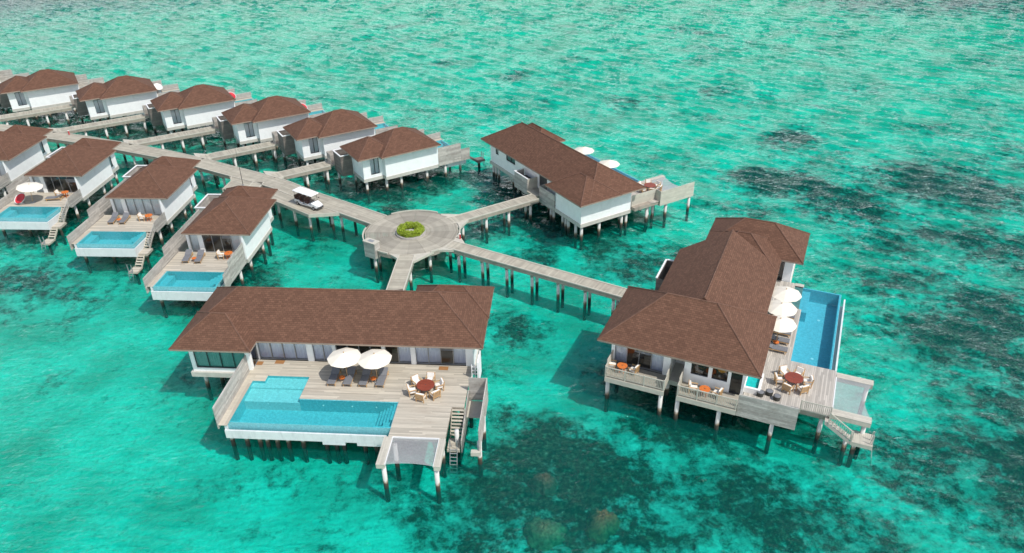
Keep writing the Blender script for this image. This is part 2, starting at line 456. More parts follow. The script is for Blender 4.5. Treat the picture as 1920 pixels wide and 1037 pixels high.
# ------------------------------------------------------------------ small villas (two rows)
def small_villa(label, group, mx=1, side='stairs', shower=(-4.9, -2.75, 7.2, 10.9), curtains=(0, 1, 2, 3), back_row=False):
    t = thing('pool_villa', label, 'villa', group=group)
    o = 2.0 if back_row else 0.0                  # the far row's terraces are shorter
    # walls, with openings for the front glazing and the rear side window
    b = MB(mx, D); zb, zt = -.38, 2.68
    b.box(3.55, 3.75, -.65, 7.2, zb, zt)                                     # right wall and fin
    b.box(2.95, 3.55, 7.0, 7.2, zb, zt)
    for y0, y1, z0, z1 in ((7.2, 7.75, zb, zt), (9.0, 10.05, zb, zt), (7.75, 9.0, zb, .02), (7.75, 9.0, 2.3, zt)): b.box(2.75, 2.95, y0, y1, z0, z1)
    b.box(-1.6, 2.75, 9.85, 10.05, zb, zt)
    b.box(-1.6, -1.4, 7.2, 9.85, zb, zt); b.box(-2.65, -1.6, 7.0, 7.2, zb, zt)
    b.box(-2.65, -2.45, .55, 7.0, zb, zt)
    b.box(3.0, 3.55, .1, .3, zb, zt)
    b.build('wall', M['white'], t)
    b = MB(mx, D)
    b.box(-2.72, 3.82, -.6, 7.26, -.82, zb - .003); b.box(-1.67, 3.02, 7.263, 10.12, -.82, zb - .003)
    b.build('base_slab', M['slab'], t)
    for x0, x1, y0 in ((-2.95, -2.66, .15), (-1.62, -1.12, .1)): MB(mx, D).box(x0, x1, y0, y0 + .35, 0, 2.65).build('column', M['white'], t)
    MB(mx, D).box(-2.4, 3.5, .35, 6.9, -.3, -.004).build('floor', M['interior'], t)
    b = MB(mx, D); b.box(-.6, 1.3, 3.4, 5.4, 0, .45); b.build('bed', M['bed'], t)
    roof(t, [(-2.85, 4.65, -.75, 8.0, ''), (-2.45, 3.84, 5.0, 10.94, 'S')], 2.75, .57, mx)
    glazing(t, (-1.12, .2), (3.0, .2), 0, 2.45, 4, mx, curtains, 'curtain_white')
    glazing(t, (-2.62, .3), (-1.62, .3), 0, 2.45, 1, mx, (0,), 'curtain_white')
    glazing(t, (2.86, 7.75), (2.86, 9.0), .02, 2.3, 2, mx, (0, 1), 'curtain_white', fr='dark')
    # terrace
    b = MB(mx, D); b.planks(-4.22, 3.0, -4.0 + o, .18, 0, 'x')
    b.planks(-4.22, -3.65, -7.2 + o, -4.0 + o, 0, 'y')
    if side == 'stairs': b.planks(2.95, 3.75, -4.0, -.7, 0, 'x')
    else: b.planks(2.95, 3.5, -4.0 + o, -.7, 0, 'x')
    b.build('deck', M['deckX'], t)
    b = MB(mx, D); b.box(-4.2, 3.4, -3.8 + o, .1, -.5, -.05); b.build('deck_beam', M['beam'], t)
    # pool with bench, steps and overflow edge
    basin = pool(t, -3.55, 2.7, -6.9 + o, -4.05 + o, 'SE', 1.1, mx)
    b = MB(mx, D); b.box(-3.55, -2.75, -6.9 + o, -4.25 + o, -1.1, -.42); b.build('bench', M['tile'], basin)
    b = MB(mx, D)
    for k in range(4): b.box(2.7 - .42 * (k + 1), 2.7 - .42 * k, -6.2 + o, -4.05 + o, -1.1, -.2 - .22 * k)
    b.build('pool_step', M['tile'], basin)
    b = MB(mx, D); b.box(-3.9, 3.1, -7.35 + o, -7.22 + o, -1.5, -.5); b.box(2.97, 3.1, -7.22 + o, -4.3 + o, -1.5, -.5); b.box(-3.9, 2.97, -7.22 + o, -3.9 + o, -1.5, -1.35)
    b.box(-3.9, -3.75, -7.22 + o, -4.0 + o, -1.35, -.06)
    b.build('overflow_trough', M['trough'], t)
    # privacy screens on the far side
    b = MB(mx, D)
    b.screen((-4.3, -2.6), (-4.3, 6.8), -.75, 2.0); b.screen((-4.303, -7.4 + 1.1 * o), (-4.303, -2.62), -.75, 1.05 - .05 * o)
    b.build('privacy_screen', M['screen'], t)
    if side == 'solid':
        b = MB(mx, D); b.screen((3.62, -4.9 + .3 * o), (3.62, -.75), -.75, 1.8 + .06 * o); b.screen((3.622, -6.5 + .4 * o), (3.622, -4.92 + .3 * o), -.75, 1.1 - .06 * o)
        b.build('privacy_screen', M['screen'], t)
    else:
        b = MB(mx, D); b.screen((3.86, -3.4), (3.86, -.75), -.45, 1.0, w=.13, gap=.05); b.build('privacy_screen', M['screen'], t)
        s = stairs(t, 'y', 3.15, 3.75, -4.1, 0, -5.6, -1.25, 6, mx)
        railing(s, [(3.83, -3.5, -.05), (3.83, -5.6, -1.2)], .85, mx, .2, 'screen')
        b = MB(mx, D); b.planks(3.05, 4.15, -7.0, -5.62, -1.28, 'x'); b.box(3.05, 4.15, -7.0, -5.62, -1.55, -1.335); b.build('landing', M['deckX'], t)
        stairs(t, 'y', 3.1, 3.8, -7.05, -1.3, -8.2, -2.2, 4, mx)
        b = MB(mx, D); b.planks(2.9, 3.95, -9.5, -8.22, -2.25, 'x'); b.box(2.9, 3.95, -9.5, -8.22, -2.45, -2.3); b.build('swim_platform', M['deckX'], t)
        ladder(t, 3.2, -9.5, -2.25, -9.8, -3.3, .45, mx)
    # shower court beside the rear block
    x0, x1, y0, y1 = shower; top = 1.95; k = .09
    b = MB(mx, D)
    for p, q in (((x0, y0), (x0, y1)), ((x0, y1), (x1, y1)), ((x1, y1), (x1, y0)), ((x1, y0), (x0, y0))): b.screen(p, q, -.95, top, t=.06)
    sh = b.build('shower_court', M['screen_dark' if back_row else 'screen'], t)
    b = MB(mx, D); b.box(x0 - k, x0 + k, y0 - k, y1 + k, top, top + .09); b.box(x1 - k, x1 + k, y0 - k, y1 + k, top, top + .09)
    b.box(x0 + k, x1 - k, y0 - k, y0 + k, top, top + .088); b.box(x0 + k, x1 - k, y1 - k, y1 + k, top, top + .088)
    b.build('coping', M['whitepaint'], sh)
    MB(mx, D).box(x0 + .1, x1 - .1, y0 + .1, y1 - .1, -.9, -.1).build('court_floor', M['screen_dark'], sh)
    b = MB(mx, D); b.planks(-4.25, -2.7, 6.85, 10.9 if back_row else 7.1, 0, 'x'); b.build('entry_deck', M['deckX'], t)
    if back_row:
        b = MB(mx, D); b.screen((-5.0, 12.1), (-3.6, 12.1), -.4, 1.5); b.screen((-5.03, 10.6), (-5.03, 12.07), -.4, 1.5)
        b.build('entry_screen', M['screen'], t)
        b = MB(mx, D); b.planks(-5.0, -3.62, 8.0, 12.3, .01, 'x'); b.box(-4.95, -3.7, 8.0, 12.25, -.3, -.06); b.build('entry_deck', M['deckX'], t)
    piles(t, [(x, y) for x in (-3.5, 3.25) for y in (-1.9, 1.0, 4.9)] + [(-.2, 1.0), (-1.3, 7.4), (2.5, 9.6), (-1.3, 9.7),
              (x0 + .2, y1 - .3), (x1 - .3, y0 + .4), (3.1, 7.0)], D - .8, mx)
    piles(t, [(-3.5, -6.6 + o), (2.6, -6.6 + o), (-.3, -6.4 + o)], D - 1.52, mx)
    if side == 'stairs': piles(t, [(3.6, -6.3)], D - 1.5, mx, .15); piles(t, [(3.45, -8.9)], D - 2.4, mx, .15)
    return t

GF = 'villas in the row beside the front left corner'
GB = 'villas in the far row along the main boardwalk'
fv = [Frame(-70.9, 96.1, -3.5), Frame(-58.5, 90.3, -3.5), Frame(-45.0, 83.1, -3.5), Frame(-32.5, 73.45, -4)]
v2 = small_villa('small brown roofed pool villa with its white curtains drawn and open stairs to the water', GF, side='stairs')
v2.location = fv[2].root(); v2.rotation_euler.z = fv[2].a
v1 = dup(v2, fv[1].root(), fv[1].a, 'small pool villa with an open white parasol and a red seat on its terrace', GF)
for c in v1.children_recursive:          # this one has its curtains open
    if c.name.split('.')[0] == 'curtain' and len(c.data.vertices) > 100: bpy.data.objects.remove(c); break
v0 = dup(v2, fv[0].root(), fv[0].a, 'small brown roofed villa cut off by the left edge of the view', GF)
v3 = small_villa('small brown roofed pool villa with a solid board screen along its open glass front', GF, side='solid', curtains=(3,))
v3.location = fv[3].root(); v3.rotation_euler.z = fv[3].a

c1 = (-19.43, 93.77)
A0 = R(32)
def back_loc(xe, ye, ang):
    """root of a far-row villa from its near rear eave corner given in the row's axes"""
    cx, cy = -19.24 + xe * math.cos(A0) - ye * math.sin(A0), 92.837 + xe * math.sin(A0) + ye * math.cos(A0)
    a = R(ang)
    # the corner (rear right eave, level 2.75) sits at model (-3.84, 10.94) mirrored
    px, py = -3.84, 10.94; t = a + math.pi / 2
    return Frame(cx - (px * math.cos(t) - py * math.sin(t)), cy - (px * math.sin(t) + py * math.cos(t)), ang + 90)
bk = [(-.53, .02, 31.8, 'far row villa next to the big villa, its plank side screen in full view'),
      (-4.61, 12.1, 30.6, 'second far row villa from the big villa, its blue pool showing past the roof'),
      (-10.4, 23.96, 30.0, 'third white far row villa from the big villa, between two of its twins'),
      (-18.25, 36.7, 31, 'fourth far row villa from the big villa, red seat showing by its roof corner'),
      (-27.71, 49.52, 30.6, 'fifth far row villa from the big villa, pale seat showing by its roof corner'),
      (-38.29, 61.79, 30.9, 'far row villa with its left end cut off by the edge of the view'),
      (-49.6, 73.6, 31, 'farthest villa, only its roof corner showing at the left edge of the view')]
bframes = []
for i, (xe, ye, an, lb) in enumerate(bk):
    F = back_loc(xe, ye, an); bframes.append(F)
    if i == 0:
        b0 = small_villa(lb, GB, mx=-1, side='solid', shower=(-3.55, -.9, 8.3, 11.6), curtains=(0, 3), back_row=True)
        b0.location = F.root(); b0.rotation_euler.z = F.a
        # swimming platform at the end of the terrace, seen past the side screen
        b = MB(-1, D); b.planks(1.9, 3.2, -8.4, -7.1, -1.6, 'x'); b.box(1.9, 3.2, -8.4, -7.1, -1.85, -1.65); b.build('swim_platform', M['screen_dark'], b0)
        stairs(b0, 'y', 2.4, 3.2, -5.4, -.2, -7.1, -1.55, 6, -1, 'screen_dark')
        piles(b0, [(2.6, -7.7)], D - 1.8, -1, .2)
        ladder(b0, 2.5, -8.4, -1.6, -8.7, -3.0, .5, -1)
    else: dup(b0, F.root(), F.a, lb, GB)

# ------------------------------------------------------------------ front villa (big, pool towards the camera)
FA = Frame(-22.376, 45.937, -4.5)
A = thing('large_villa', 'large front villa with a long turquoise pool, timber terrace and hammock net towards the camera', 'villa', FA.root(), FA.a, 'large villas around the platform')
roof(A, [(-6.72, 19.4, 6.8, 15.2, ''), (-6.80, .15, 5.3, 11.0, 'N'), (12.2, 19.46, 11.3, 16.4, 'S')], 2.75, .65)
b = MB(1, D); zb, zt = -.3, 2.68
b.box(-5.8, -.6, 6.4, 6.62, -.3, .05)                    # below the wing's front window
b.box(-5.82, -5.45, 6.38, 6.7, .05, zt); b.box(-.92, -.52, 6.38, 6.75, -.3, zt)
b.box(-5.45, -.92, 6.4, 6.6, 2.35, zt)
b.box(-5.8, -5.6, 6.7, 14.2, -.3, zt); b.box(-5.6, 18.4, 14.0, 14.2, -.3, zt); b.box(18.2, 18.4, 8.3, 14.0, -.3, zt)
for x0, x1 in ((-.62, -.42), (3.9, 4.45), (6.2, 6.5), (10.5, 10.8), (13.0, 13.42), (17.75, 18.4)): b.box(x0, x1, 7.88, 8.2, 0, zt)
b.box(-.42, 17.75, 7.95, 8.15, 2.42, zt)
b.box(13.1, 18.5, 14.203, 15.4, -.3, zt)
b.build('wall', M['white'], A)
b = MB(1, D); b.box(-6.0, -.5, 6.2, 14.3, -.78, -.303); b.box(-.5, 18.5, 7.9, 14.31, -.78, -.303); b.build('base_slab', M['slab'], A)
b = MB(1, D); b.box(-5.55, 18.15, 8.2, 13.9, -.3, -.002); b.build('floor', M['interior'], A)
for x0, x1, y0, y1 in ((7.2, 9.6, 10.2, 11.2), (11.0, 12.6, 9.4, 10.3)): MB(1, D).box(x0, x1, y0, y1, 0, .45).box(x0, x1, y1, y1 + .3, 0, .85).build('sofa', M['sofa'], A)
for x in (1, 15): MB(1, D).box(x, x + 2, 10, 12, 0, .5).build('bed', M['bed'], A)
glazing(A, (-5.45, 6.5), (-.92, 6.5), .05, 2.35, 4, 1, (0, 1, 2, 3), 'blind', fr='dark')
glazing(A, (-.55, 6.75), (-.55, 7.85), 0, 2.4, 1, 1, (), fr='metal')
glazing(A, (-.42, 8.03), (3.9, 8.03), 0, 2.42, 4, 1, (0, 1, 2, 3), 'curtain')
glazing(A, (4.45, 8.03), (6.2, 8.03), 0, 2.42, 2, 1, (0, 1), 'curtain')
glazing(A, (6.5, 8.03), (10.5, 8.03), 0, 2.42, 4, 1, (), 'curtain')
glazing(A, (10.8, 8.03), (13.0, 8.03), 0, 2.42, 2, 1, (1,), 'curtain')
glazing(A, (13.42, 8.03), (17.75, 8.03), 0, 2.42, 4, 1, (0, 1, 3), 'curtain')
b = MB(1, D); 
b.planks(4.66, 12.86, 2.9, 5.72, 0, 'x'); b.planks(-.75, 18.25, 5.72, 7.9, 0, 'x'); b.planks(12.86, 18.25, 2.5, 5.72, 0, 'x')
b.planks(12.86, 17.25, -1.15, 2.5, 0, 'x'); b.planks(-.72, 0, -.6, 5.72, 0, 'y', w=.24); b.planks(0, 1.05, 4.97, 5.72, 0, 'x')
b.build('deck', M['deckX'], A)
b = MB(1, D)
b.box(12.9, 17.22, -1.12, 2.4, -.42, -.05); b.box(-.7, 18.2, 5.8, 7.85, -.42, -.05); b.box(13.2, 18.2, 2.5, 5.8, -.42, -.05); b.box(5.0, 13.2, 3.3, 5.8, -.42, -.05)
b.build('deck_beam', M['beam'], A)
# pool: deep basin, shelf, steps, bench
b = MB(1, D)
b.box(-.17, 12.97, -.17, 2.98, -1.42, -1.25); b.box(-.17, 12.97, -.17, 0, -1.25, -.05)
b.box(-.17, 0, 0, 4.97, -1.25, -.055); b.box(12.8, 12.97, 0, 2.98, -1.25, -.055); b.box(4.66, 12.8, 2.82, 2.98, -1.25, -.055)
b.box(4.66, 4.8, 2.98, 5.88, -1.25, -.055); b.box(1.06, 4.66, 5.72, 5.88, -.26, -.055)
b.box(-.17, 1.06, 4.98, 5.72, -.26, -.055)
basin = b.build('pool', M['tile'], A)
sh = MB(1, D); sh.box(0, 4.66, 2.8, 4.4, -1.25, -.42); sh.box(0, 4.66, 4.4, 5.72, -1.25, -.26); sh.build('pool_shelf', M['tile_pale'], basin)
w = MB(1, D); w.add([(x, y, -.035) for x, y in ((0, -.16), (12.8, -.16), (12.8, 2.82), (4.66, 2.82), (4.66, 5.72), (1.06, 5.72), (1.06, 4.98), (0, 4.98))], [list(range(8))])
w.build('pool_water', M['poolwater'], basin)
b = MB(1, D)
for k in range(5): b.box(12.8 - .3 * (k + 1), 12.8 - .3 * k - .0, .95, 2.82, -1.25, -.22 - .2 * k)
b.box(12.0, 12.8, 0, .95, -1.25, -.5)
b.build('pool_step', M['tile'], basin)
for x, y in ((2.2, 1.0), (10.6, .8)): MB(1, D).cyl(x, y, -1.25, -1.22, .13, 14).build('pool_light', M['whitepaint'], basin)
for x in (2.0, 6.6, 9.0, 11.0): MB(1, D).tube((x, 2.82, -.6), (x, 2.79, -.6), .07, 10).build('pool_light', M['whitepaint'], basin)
b = MB(1, D)
b.box(-.3, 12.55, -.62, -.48, -1.3, -.52); b.box(-.3, 12.55, -.48, .1, -1.3, -1.2); b.box(7.4, 9.2, -.61, -.3, -1.62, -1.303); b.box(10.15, 12.5, -.61, -.3, -1.62, -1.303)
b.box(-.3, -.18, -.48, 5, -1.3, -.06)
b.build('overflow_trough', M['trough'], A)
b = MB(1, D); b.screen((-.76, -.6), (-.76, 6.2), -.42, 1.75, t=.09); b.build('privacy_screen', M['screen'], A)
# hammock net between two beams
for x0, x1 in ((12.55, 13.2), (16.8, 17.3)):
    b = MB(1, D); b.planks(x0, x1, -4.15, -1.16, .006, 'y', w=.16); b.box(x0 + .02, x1 - .02, -4.13, -1.17, -.4, -.045); b.build('net_beam', M['kerb'], A)
hammock_net(A, 13.2, 16.8, -4.0, -1.18, -.08, pull='S')
b = MB(1, D); b.box(13.2, 16.8, -1.2, -1.14, -.12, .02); b.box(13.2, 13.24, -4.1, -1.2, -.1, .02); b.box(16.76, 16.8, -4.1, -1.2, -.1, .02); b.build('net_trim', M['whitepaint'], A)
# stairs, landing, ladder and the screens around them
stairs(A, 'y', 17.3, 18.25, 2.45, 0, .75, -1.6, 8)
b = MB(1, D); b.planks(17.2, 18.2, -.6, .72, -1.65, 'x'); b.box(17.2, 18.2, -.6, .72, -1.9, -1.71); b.build('landing', M['deckX'], A)
ladder(A, 17.72, -.6, -1.65, -1.5, -3.9, .55)
b = MB(1, D); n = 16
for k in range(n):
    y0, y1 = -.55 + 5.05 * k / n, -.55 + 5.05 * (k + 1) / n - .012
    b.add([(x, y, z) for x in (18.32, 18.39) for y, z in ((y0, -1.95), (y1, -1.95), (y1, -.75 + .9 * (y1 + .55) / 5.05), (y0, -.75 + .9 * (y0 + .55) / 5.05))], [[0, 3, 2, 1], [4, 5, 6, 7], [0, 1, 5, 4], [1, 2, 6, 5], [2, 3, 7, 6], [3, 0, 4, 7]])
b.build('stair_screen', M['screen'], A)
b = MB(1, D); b.screen((18.39, 4.54), (19.86, 4.54), -.95, 1.4); b.screen((19.9, -1.7), (19.9, 4.6), -.95, 1.4, t=.08); b.build('privacy_screen', M['screen'], A)
MB(1, D).box(19.25, 20.0, -1.9, -1.55, -.98, -.62).build('screen_beam', M['kerb'], A); MB(1, D).box(18.4, 19.85, 2.4, 4.4, -1.0, -.9).build('screen_beam', M['kerb'], A)
b = MB(1, D); b.box(18.95, 19.1, 5.9, 7.6, -.3, 1.9); b.build('parapet', M['white'], A)
b = MB(1, D)
for z in (.45, .8, 1.15): b.box(18.45, 18.95, 6.2, 6.27, z, z + .07)
for x in (18.42, 18.7): b.box(x, x + .07, 6.19, 6.28, 0, 1.4)
b.build('towel_rail', M['whitepaint'], A)
piles(A, [(x, .15) for x in (-.3, .9, 1.97, 2.6, 3.4, 4.3, 5.5, 7.4, 8.2, 8.8, 10.5, 11.4)], D - 1.36)
piles(A, [(x, 2.6) for x in (1.5, 4.5, 7.5, 10.5)], D - 1.45)
piles(A, [(16.95, -3.8), (13.0, -3.7), (13.4, -1.5), (16.9, -.9), (17.9, .3), (19.8, -.9), (19.8, 2.0), (18.4, 4.8), (-5.4, 7.2), (-4.4, 8.0), (-2.6, 8.0), (-5.4, 10), (-5.4, 13), (0, 8.2), (4, 8), (8, 8), (12, 8), (16, 8), (18, 8.6), (14, 4), (17.6, 5), (2, 13.5), (7, 13.5), (13.6, 15), (18, 15), (18, 12)], D - .42)

# ------------------------------------------------------------------ right villa (big, pool on its far side)
FC = Frame(23.834, 52.379, -24.3)
C = thing('large_villa', 'large villa with two railed balconies below its roof and a long blue pool', 'villa', FC.root(), FC.a, 'large villas around the platform')
roof(C, [(-15.2, -1.85, -7.1, 2.1, ''), (-12.45, -2.70, -2.35, 11.0, 'SN'), (-10.45, -2.72, 9.6, 16.2, 'SN'), (-10.47, -.7, 12.6, 19.45, '')], 2.75, .65)
b = MB(1, D)
b.box(-14.2, -13.9, -6.1, -5.8, -.3, zt); b.box(-14.2, -14.0, -5.8, 1.2, -.3, zt)
b.box(-9.7, -9.1, -6.1, -5.8, -.3, zt); b.box(-9.3, -9.1, -5.8, -3.5, -.3, zt); b.box(-9.1, -7.9, -3.6, -3.4, -.3, zt); b.box(-7.9, -7.7, -6.3, -3.4, -.3, zt)
b.box(-13.9, -9.7, -6.05, -5.85, 2.4, zt)
b.box(-7.7, -4.15, -6.35, -6.15, -.3, .95); b.box(-7.7, -7.35, -6.35, -6.15, .95, zt); b.box(-5.95, -5.65, -6.35, -6.15, .95, zt); b.box(-4.4, -4.15, -6.35, -6.15, .95, zt); b.box(-7.7, -3.1, -6.34, -6.16, 2.4, zt)
b.box(-3.25, -3.05, -6.35, 1.2, -.3, zt); b.box(-14.0, -11.4, 1.0, 1.2, -.3, zt); b.box(-11.5, -11.3, 1.2, 10.0, -.3, zt)
b.box(-9.5, -9.3, 10.0, 18.4, -.3, zt); b.box(-9.3, -1.6, 18.2, 18.4, -.3, zt); b.box(-1.85, -1.6, 13.5, 18.2, -.3, zt); b.box(-2.4, -1.85, 13.5, 13.7, -.3, zt); b.box(-11.3, -9.5, 9.9, 10.1, -.3, zt)
b.build('wall', M['white'], C)
b = MB(1, D); b.box(-14.3, -9.0, -6.2, 1.3, -.75, -.303); b.box(-9.0, -3.0, -6.25, 1.3, -.75, -.304); b.box(-11.6, -3.6, 1.3, 18.5, -.75, -.305); b.box(-3.6, -1.5, 13.3, 18.5, -.75, -.302); b.build('base_slab', M['slab'], C)
b = MB(1, D); b.box(-13.9, -9.4, -5.7, .9, -.3, -.003); b.box(-7.6, -3.3, -6.1, .9, -.3, -.003); b.box(-11.2, -3.7, 1.3, 18.1, -.3, -.004); b.box(-3.7, -2, 13.8, 18.1, -.3, -.004); b.build('floor', M['interior'], C)
b = MB(1, D); b.box(-12.6, -10.6, -4.4, -2.2, 0, .55); b.build('bed', M['bed'], C)
b = MB(1, D); b.box(-12.6, -10.6, -4.6, -4.4, 0, .35); b.box(-7, -5.5, -5.2, -3, 0, .5); b.build('bed_base', M['dark'], C)
b = MB(1, D)
for k in range(12):
    a = k * math.pi / 6; b.obox((-4.95 + .34 * math.cos(a), -5.6 + .34 * math.sin(a), 1.75), (.06, .19, .5), a)
b.cyl(-4.95, -5.6, 1.72, 1.98, .33, 16, .12); b.build('pendant_lamp', M['lampshade'], C)
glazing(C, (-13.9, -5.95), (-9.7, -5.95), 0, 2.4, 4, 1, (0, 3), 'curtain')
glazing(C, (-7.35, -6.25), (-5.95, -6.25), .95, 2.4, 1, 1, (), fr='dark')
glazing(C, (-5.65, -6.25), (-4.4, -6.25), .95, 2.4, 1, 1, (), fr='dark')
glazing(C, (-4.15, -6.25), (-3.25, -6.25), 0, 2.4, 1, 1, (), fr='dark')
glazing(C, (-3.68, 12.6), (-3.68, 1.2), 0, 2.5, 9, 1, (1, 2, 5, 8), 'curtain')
glazing(C, (-3.7, 13.6), (-2.4, 13.6), 0, 2.4, 1, 1, (), fr='dark')
# terrace
b = MB(1, D)
b.planks(-3.6, -1.02, .0, 13.4, 0, 'y'); b.planks(-1.02, .0, 0, 8.62, 0, 'y'); b.planks(-3.0, 3.7, -6.3, 0, 0, 'y'); b.planks(-3.2, 1.3, -7.85, -6.3, 0, 'y'); b.planks(-1.02, -.2, 12.95, 13.5, 0, 'y')
b.build('deck', M['deckY'], C)
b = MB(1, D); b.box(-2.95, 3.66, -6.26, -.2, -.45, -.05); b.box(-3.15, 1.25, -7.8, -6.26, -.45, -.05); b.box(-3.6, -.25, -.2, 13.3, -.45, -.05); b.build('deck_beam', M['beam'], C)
b = MB(1, D); b.planks(-14.0, -9.05, -8.2, -6.1, -.01, 'x'); b.box(-13.95, -9.1, -8.15, -6.2, -.5, -.06); b.build('balcony_floor', M['walk3'], C)
b = MB(1, D); b.planks(-7.9, -3.22, -8.3, -6.36, -.01, 'x'); b.box(-7.85, -3.25, -8.25, -6.4, -.5, -.06); b.build('balcony_floor', M['walk3'], C)
for x0, x1, y in ((-14.05, -9.0, -8.25), (-7.95, -3.2, -8.35)): MB(1, D).box(x0, x1, y, y + .06, -.52, -.06).build('balcony_fascia', M['kerb'], C)
railing(C, [(-13.98, -8.16, 0), (-9.08, -8.16, 0)], .95, step=.13)
railing(C, [(-7.86, -8.26, 0), (-3.26, -8.26, 0)], .95, step=.13)
for x, y0, y1 in ((-14.04, -8.2, -6.1), (-9.02, -8.2, -6.1), (-7.93, -8.3, -6.35)):
    MB(1, D).screen((x, y0 + .5), (x, y1), 0, 1.35, t=.06).screen((x, y0), (x, y0 + .5), 0, 1.05, t=.06).build('balcony_screen', M['kerb'], C)
b = MB(1, D); b.screen((-3.2, -7.9), (1.3, -7.9), -.85, 1.3, t=.07); b.build('privacy_screen', M['screen'], C)
# pool
b = MB(1, D)
b.box(-.17, 3.3, -.17, 12.97, -1.55, -1.4); b.box(-.17, 3.3, -.17, 0, -1.4, -.055); b.box(-.17, 0, 0, 8.65, -1.4, -.055); b.box(3.12, 3.3, 0, 12.97, -1.4, -.05); b.box(-1.2, 3.12, 12.8, 12.97, -1.4, -.05)
b.box(-1.02, .5, 8.8, 12.8, -1.4, -.35); b.box(-1.2, -1.02, 8.65, 12.8, -1.4, -.055); b.box(-1.02, -.17, 8.62, 8.8, -1.4, -.055)
basin = b.build('pool', M['tile_blue'], C)
w = MB(1, D); w.add([(x, y, -.035) for x, y in ((0, 0), (3.28, 0), (3.28, 12.95), (-1.02, 12.95), (-1.02, 8.8), (0, 8.8))], [list(range(6))]); w.build('pool_water', M['poolwater_blue'], basin)
for y in (3.0, 9.6): MB(1, D).cyl(1.7, y, -1.4, -1.37, .14, 14).build('pool_light', M['whitepaint'], basin)
b = MB(1, D); b.box(3.62, 3.76, -.1, 12.9, -1.5, -.45); b.box(3.3, 3.62, -.1, 12.9, -1.5, -1.3); b.build('overflow_trough', M['trough'], C)
# net, stairs, landing
for y0, y1 in ((-5.95, -5.15), (-.9, -.2)):
    b = MB(1, D); b.planks(3.72, 6.6, y0, y1, .006, 'x', w=.2); b.box(3.73, 6.58, y0 + .02, y1 - .02, -.45, -.045); b.build('net_beam', M['kerb'], C)
hammock_net(C, 3.78, 6.45, -5.15, -.9, -.05, pull='E')
b = MB(1, D); b.box(3.7, 3.77, -5.15, -.9, -.1, .02); b.build('net_trim', M['whitepaint'], C)
railing(C, [(1.4, -6.36, 0), (3.6, -6.36, 0)], .95, step=.13)
s = stairs(C, 'x', -6.95, -6.35, 3.3, 0, 5.4, -1.35, 7, mat='deckY')
railing(s, [(3.6, -6.98, -.05), (5.45, -6.98, -1.3)], .9, step=.15)
b = MB(1, D); b.planks(5.45, 7.0, -6.9, -5.4, -1.4, 'y'); b.box(5.45, 7.0, -6.9, -5.4, -1.75, -1.46); b.build('landing', M['kerb'], C)
ladder(C, -6.4, 6.95, -1.4, 7.35, -3.9, .5, axis='x', mat='screen')
# shower court on the blind side
b = MB(1, D); x0, x1, y0, y1 = -13.6, -11.5, 6.6, 10.6
for p, q in (((x0, y0), (x0, y1)), ((x0, y1), (x1, y1)), ((x1, y0), (x0, y0))): b.screen(p, q, -.7, 1.5)
sh = b.build('shower_court', M['screen_dark'], C)
b = MB(1, D); b.box(x0 - .09, x0 + .09, y0, y1, 1.5, 1.58); b.box(x0 + .09, x1, y1 - .09, y1 + .09, 1.5, 1.578); b.build('coping', M['whitepaint'], sh)
MB(1, D).box(x0 + .1, x1 - .1, y0 + .1, y1 - .1, -.6, -.1).build('court_floor', M['screen_dark'], sh)
piles(C, [(-13.9, -7.7), (-9.25, -8.0), (-7.85, -8.0), (-4.5, -8.0), (-.4, -7.6), (3.1, -6.0), (-13.8, -5), (-9.3, -5.2), (-7.8, -5.4), (-3.4, -5.4), (.5, -3), (3.3, -3), (-13.8, 0), (-11, 3), (-11, 8), (-9, 12), (-9, 17.8), (-2, 17.8), (-2, 14), (-3.4, 3), (-3.4, 8), ], D - .5)
piles(C, [(2.9, 1), (2.9, 4.5), (2.9, 8.5), (2.9, 12), (.2, 2), (.2, 6), (.2, 11)], D - 1.6)
piles(C, [(6.2, -5.5), (6.2, -.55)], D - .45); piles(C, [(5.1, -6.65), (5.75, -6.6)], D - 1.5)

# ------------------------------------------------------------------ middle villa (big, seen from behind)
FB = Frame(8.097, 79.332, 31)
B = thing('large_villa', 'large villa seen from behind with blank white walls above a crowd of piles', 'villa', FB.root(), FB.a, 'large villas around the platform')
roof(B, [(.34, 8.62, -1.08, 24.0, ''), (-.96, 5.0, -1.14, 6.1, 'E'), (5.0, 9.65, 17.0, 24.05, 'W')], 2.75, .65)
b = MB(1, D)
b.box(.2, 7.6, .25, .45, -.4, zt); b.box(.2, .4, .45, 5.5, -.4, zt); b.box(7.4, 7.6, .45, 16, -.4, zt)
b.box(1.3, 1.5, 5.5, 9.0, -.4, zt)
ys = [10.8, 17.0, 17.6, 17.65, 18.9, 20.9, 21.8, 23.1]
b.box(1.3, 1.5, 10.8, 16.6, -.4, zt); b.box(1.3, 1.5, 16.6, 18.9, -.4, 1.1); b.box(1.3, 1.5, 16.6, 18.9, 2.1, zt); b.box(1.3, 1.5, 18.9, 20.9, -.4, zt); b.box(1.3, 1.5, 20.9, 21.7, -.4, 1.1); b.box(1.3, 1.5, 20.9, 21.7, 2.1, zt); b.box(1.3, 1.5, 21.7, 23.1, -.4, zt)
b.box(1.5, 8.7, 22.9, 23.1, -.4, zt); b.box(8.5, 8.7, 17.9, 22.9, -.4, zt); b.box(7.6, 8.5, 17.9, 18.1, -.4, zt)
b.build('wall', M['white'], B)
b = MB(1, D); b.box(.12, 7.7, .17, 5.58, -.85, -.404); b.box(1.2, 7.7, 5.58, 23.2, -.85, -.406); b.build('base_slab', M['slab'], B)
b = MB(1, D); b.box(.5, 7.3, .5, 5.4, -.4, 0); b.box(1.6, 7.3, 5.4, 22.8, -.4, -.003); b.build('floor', M['interior'], B)
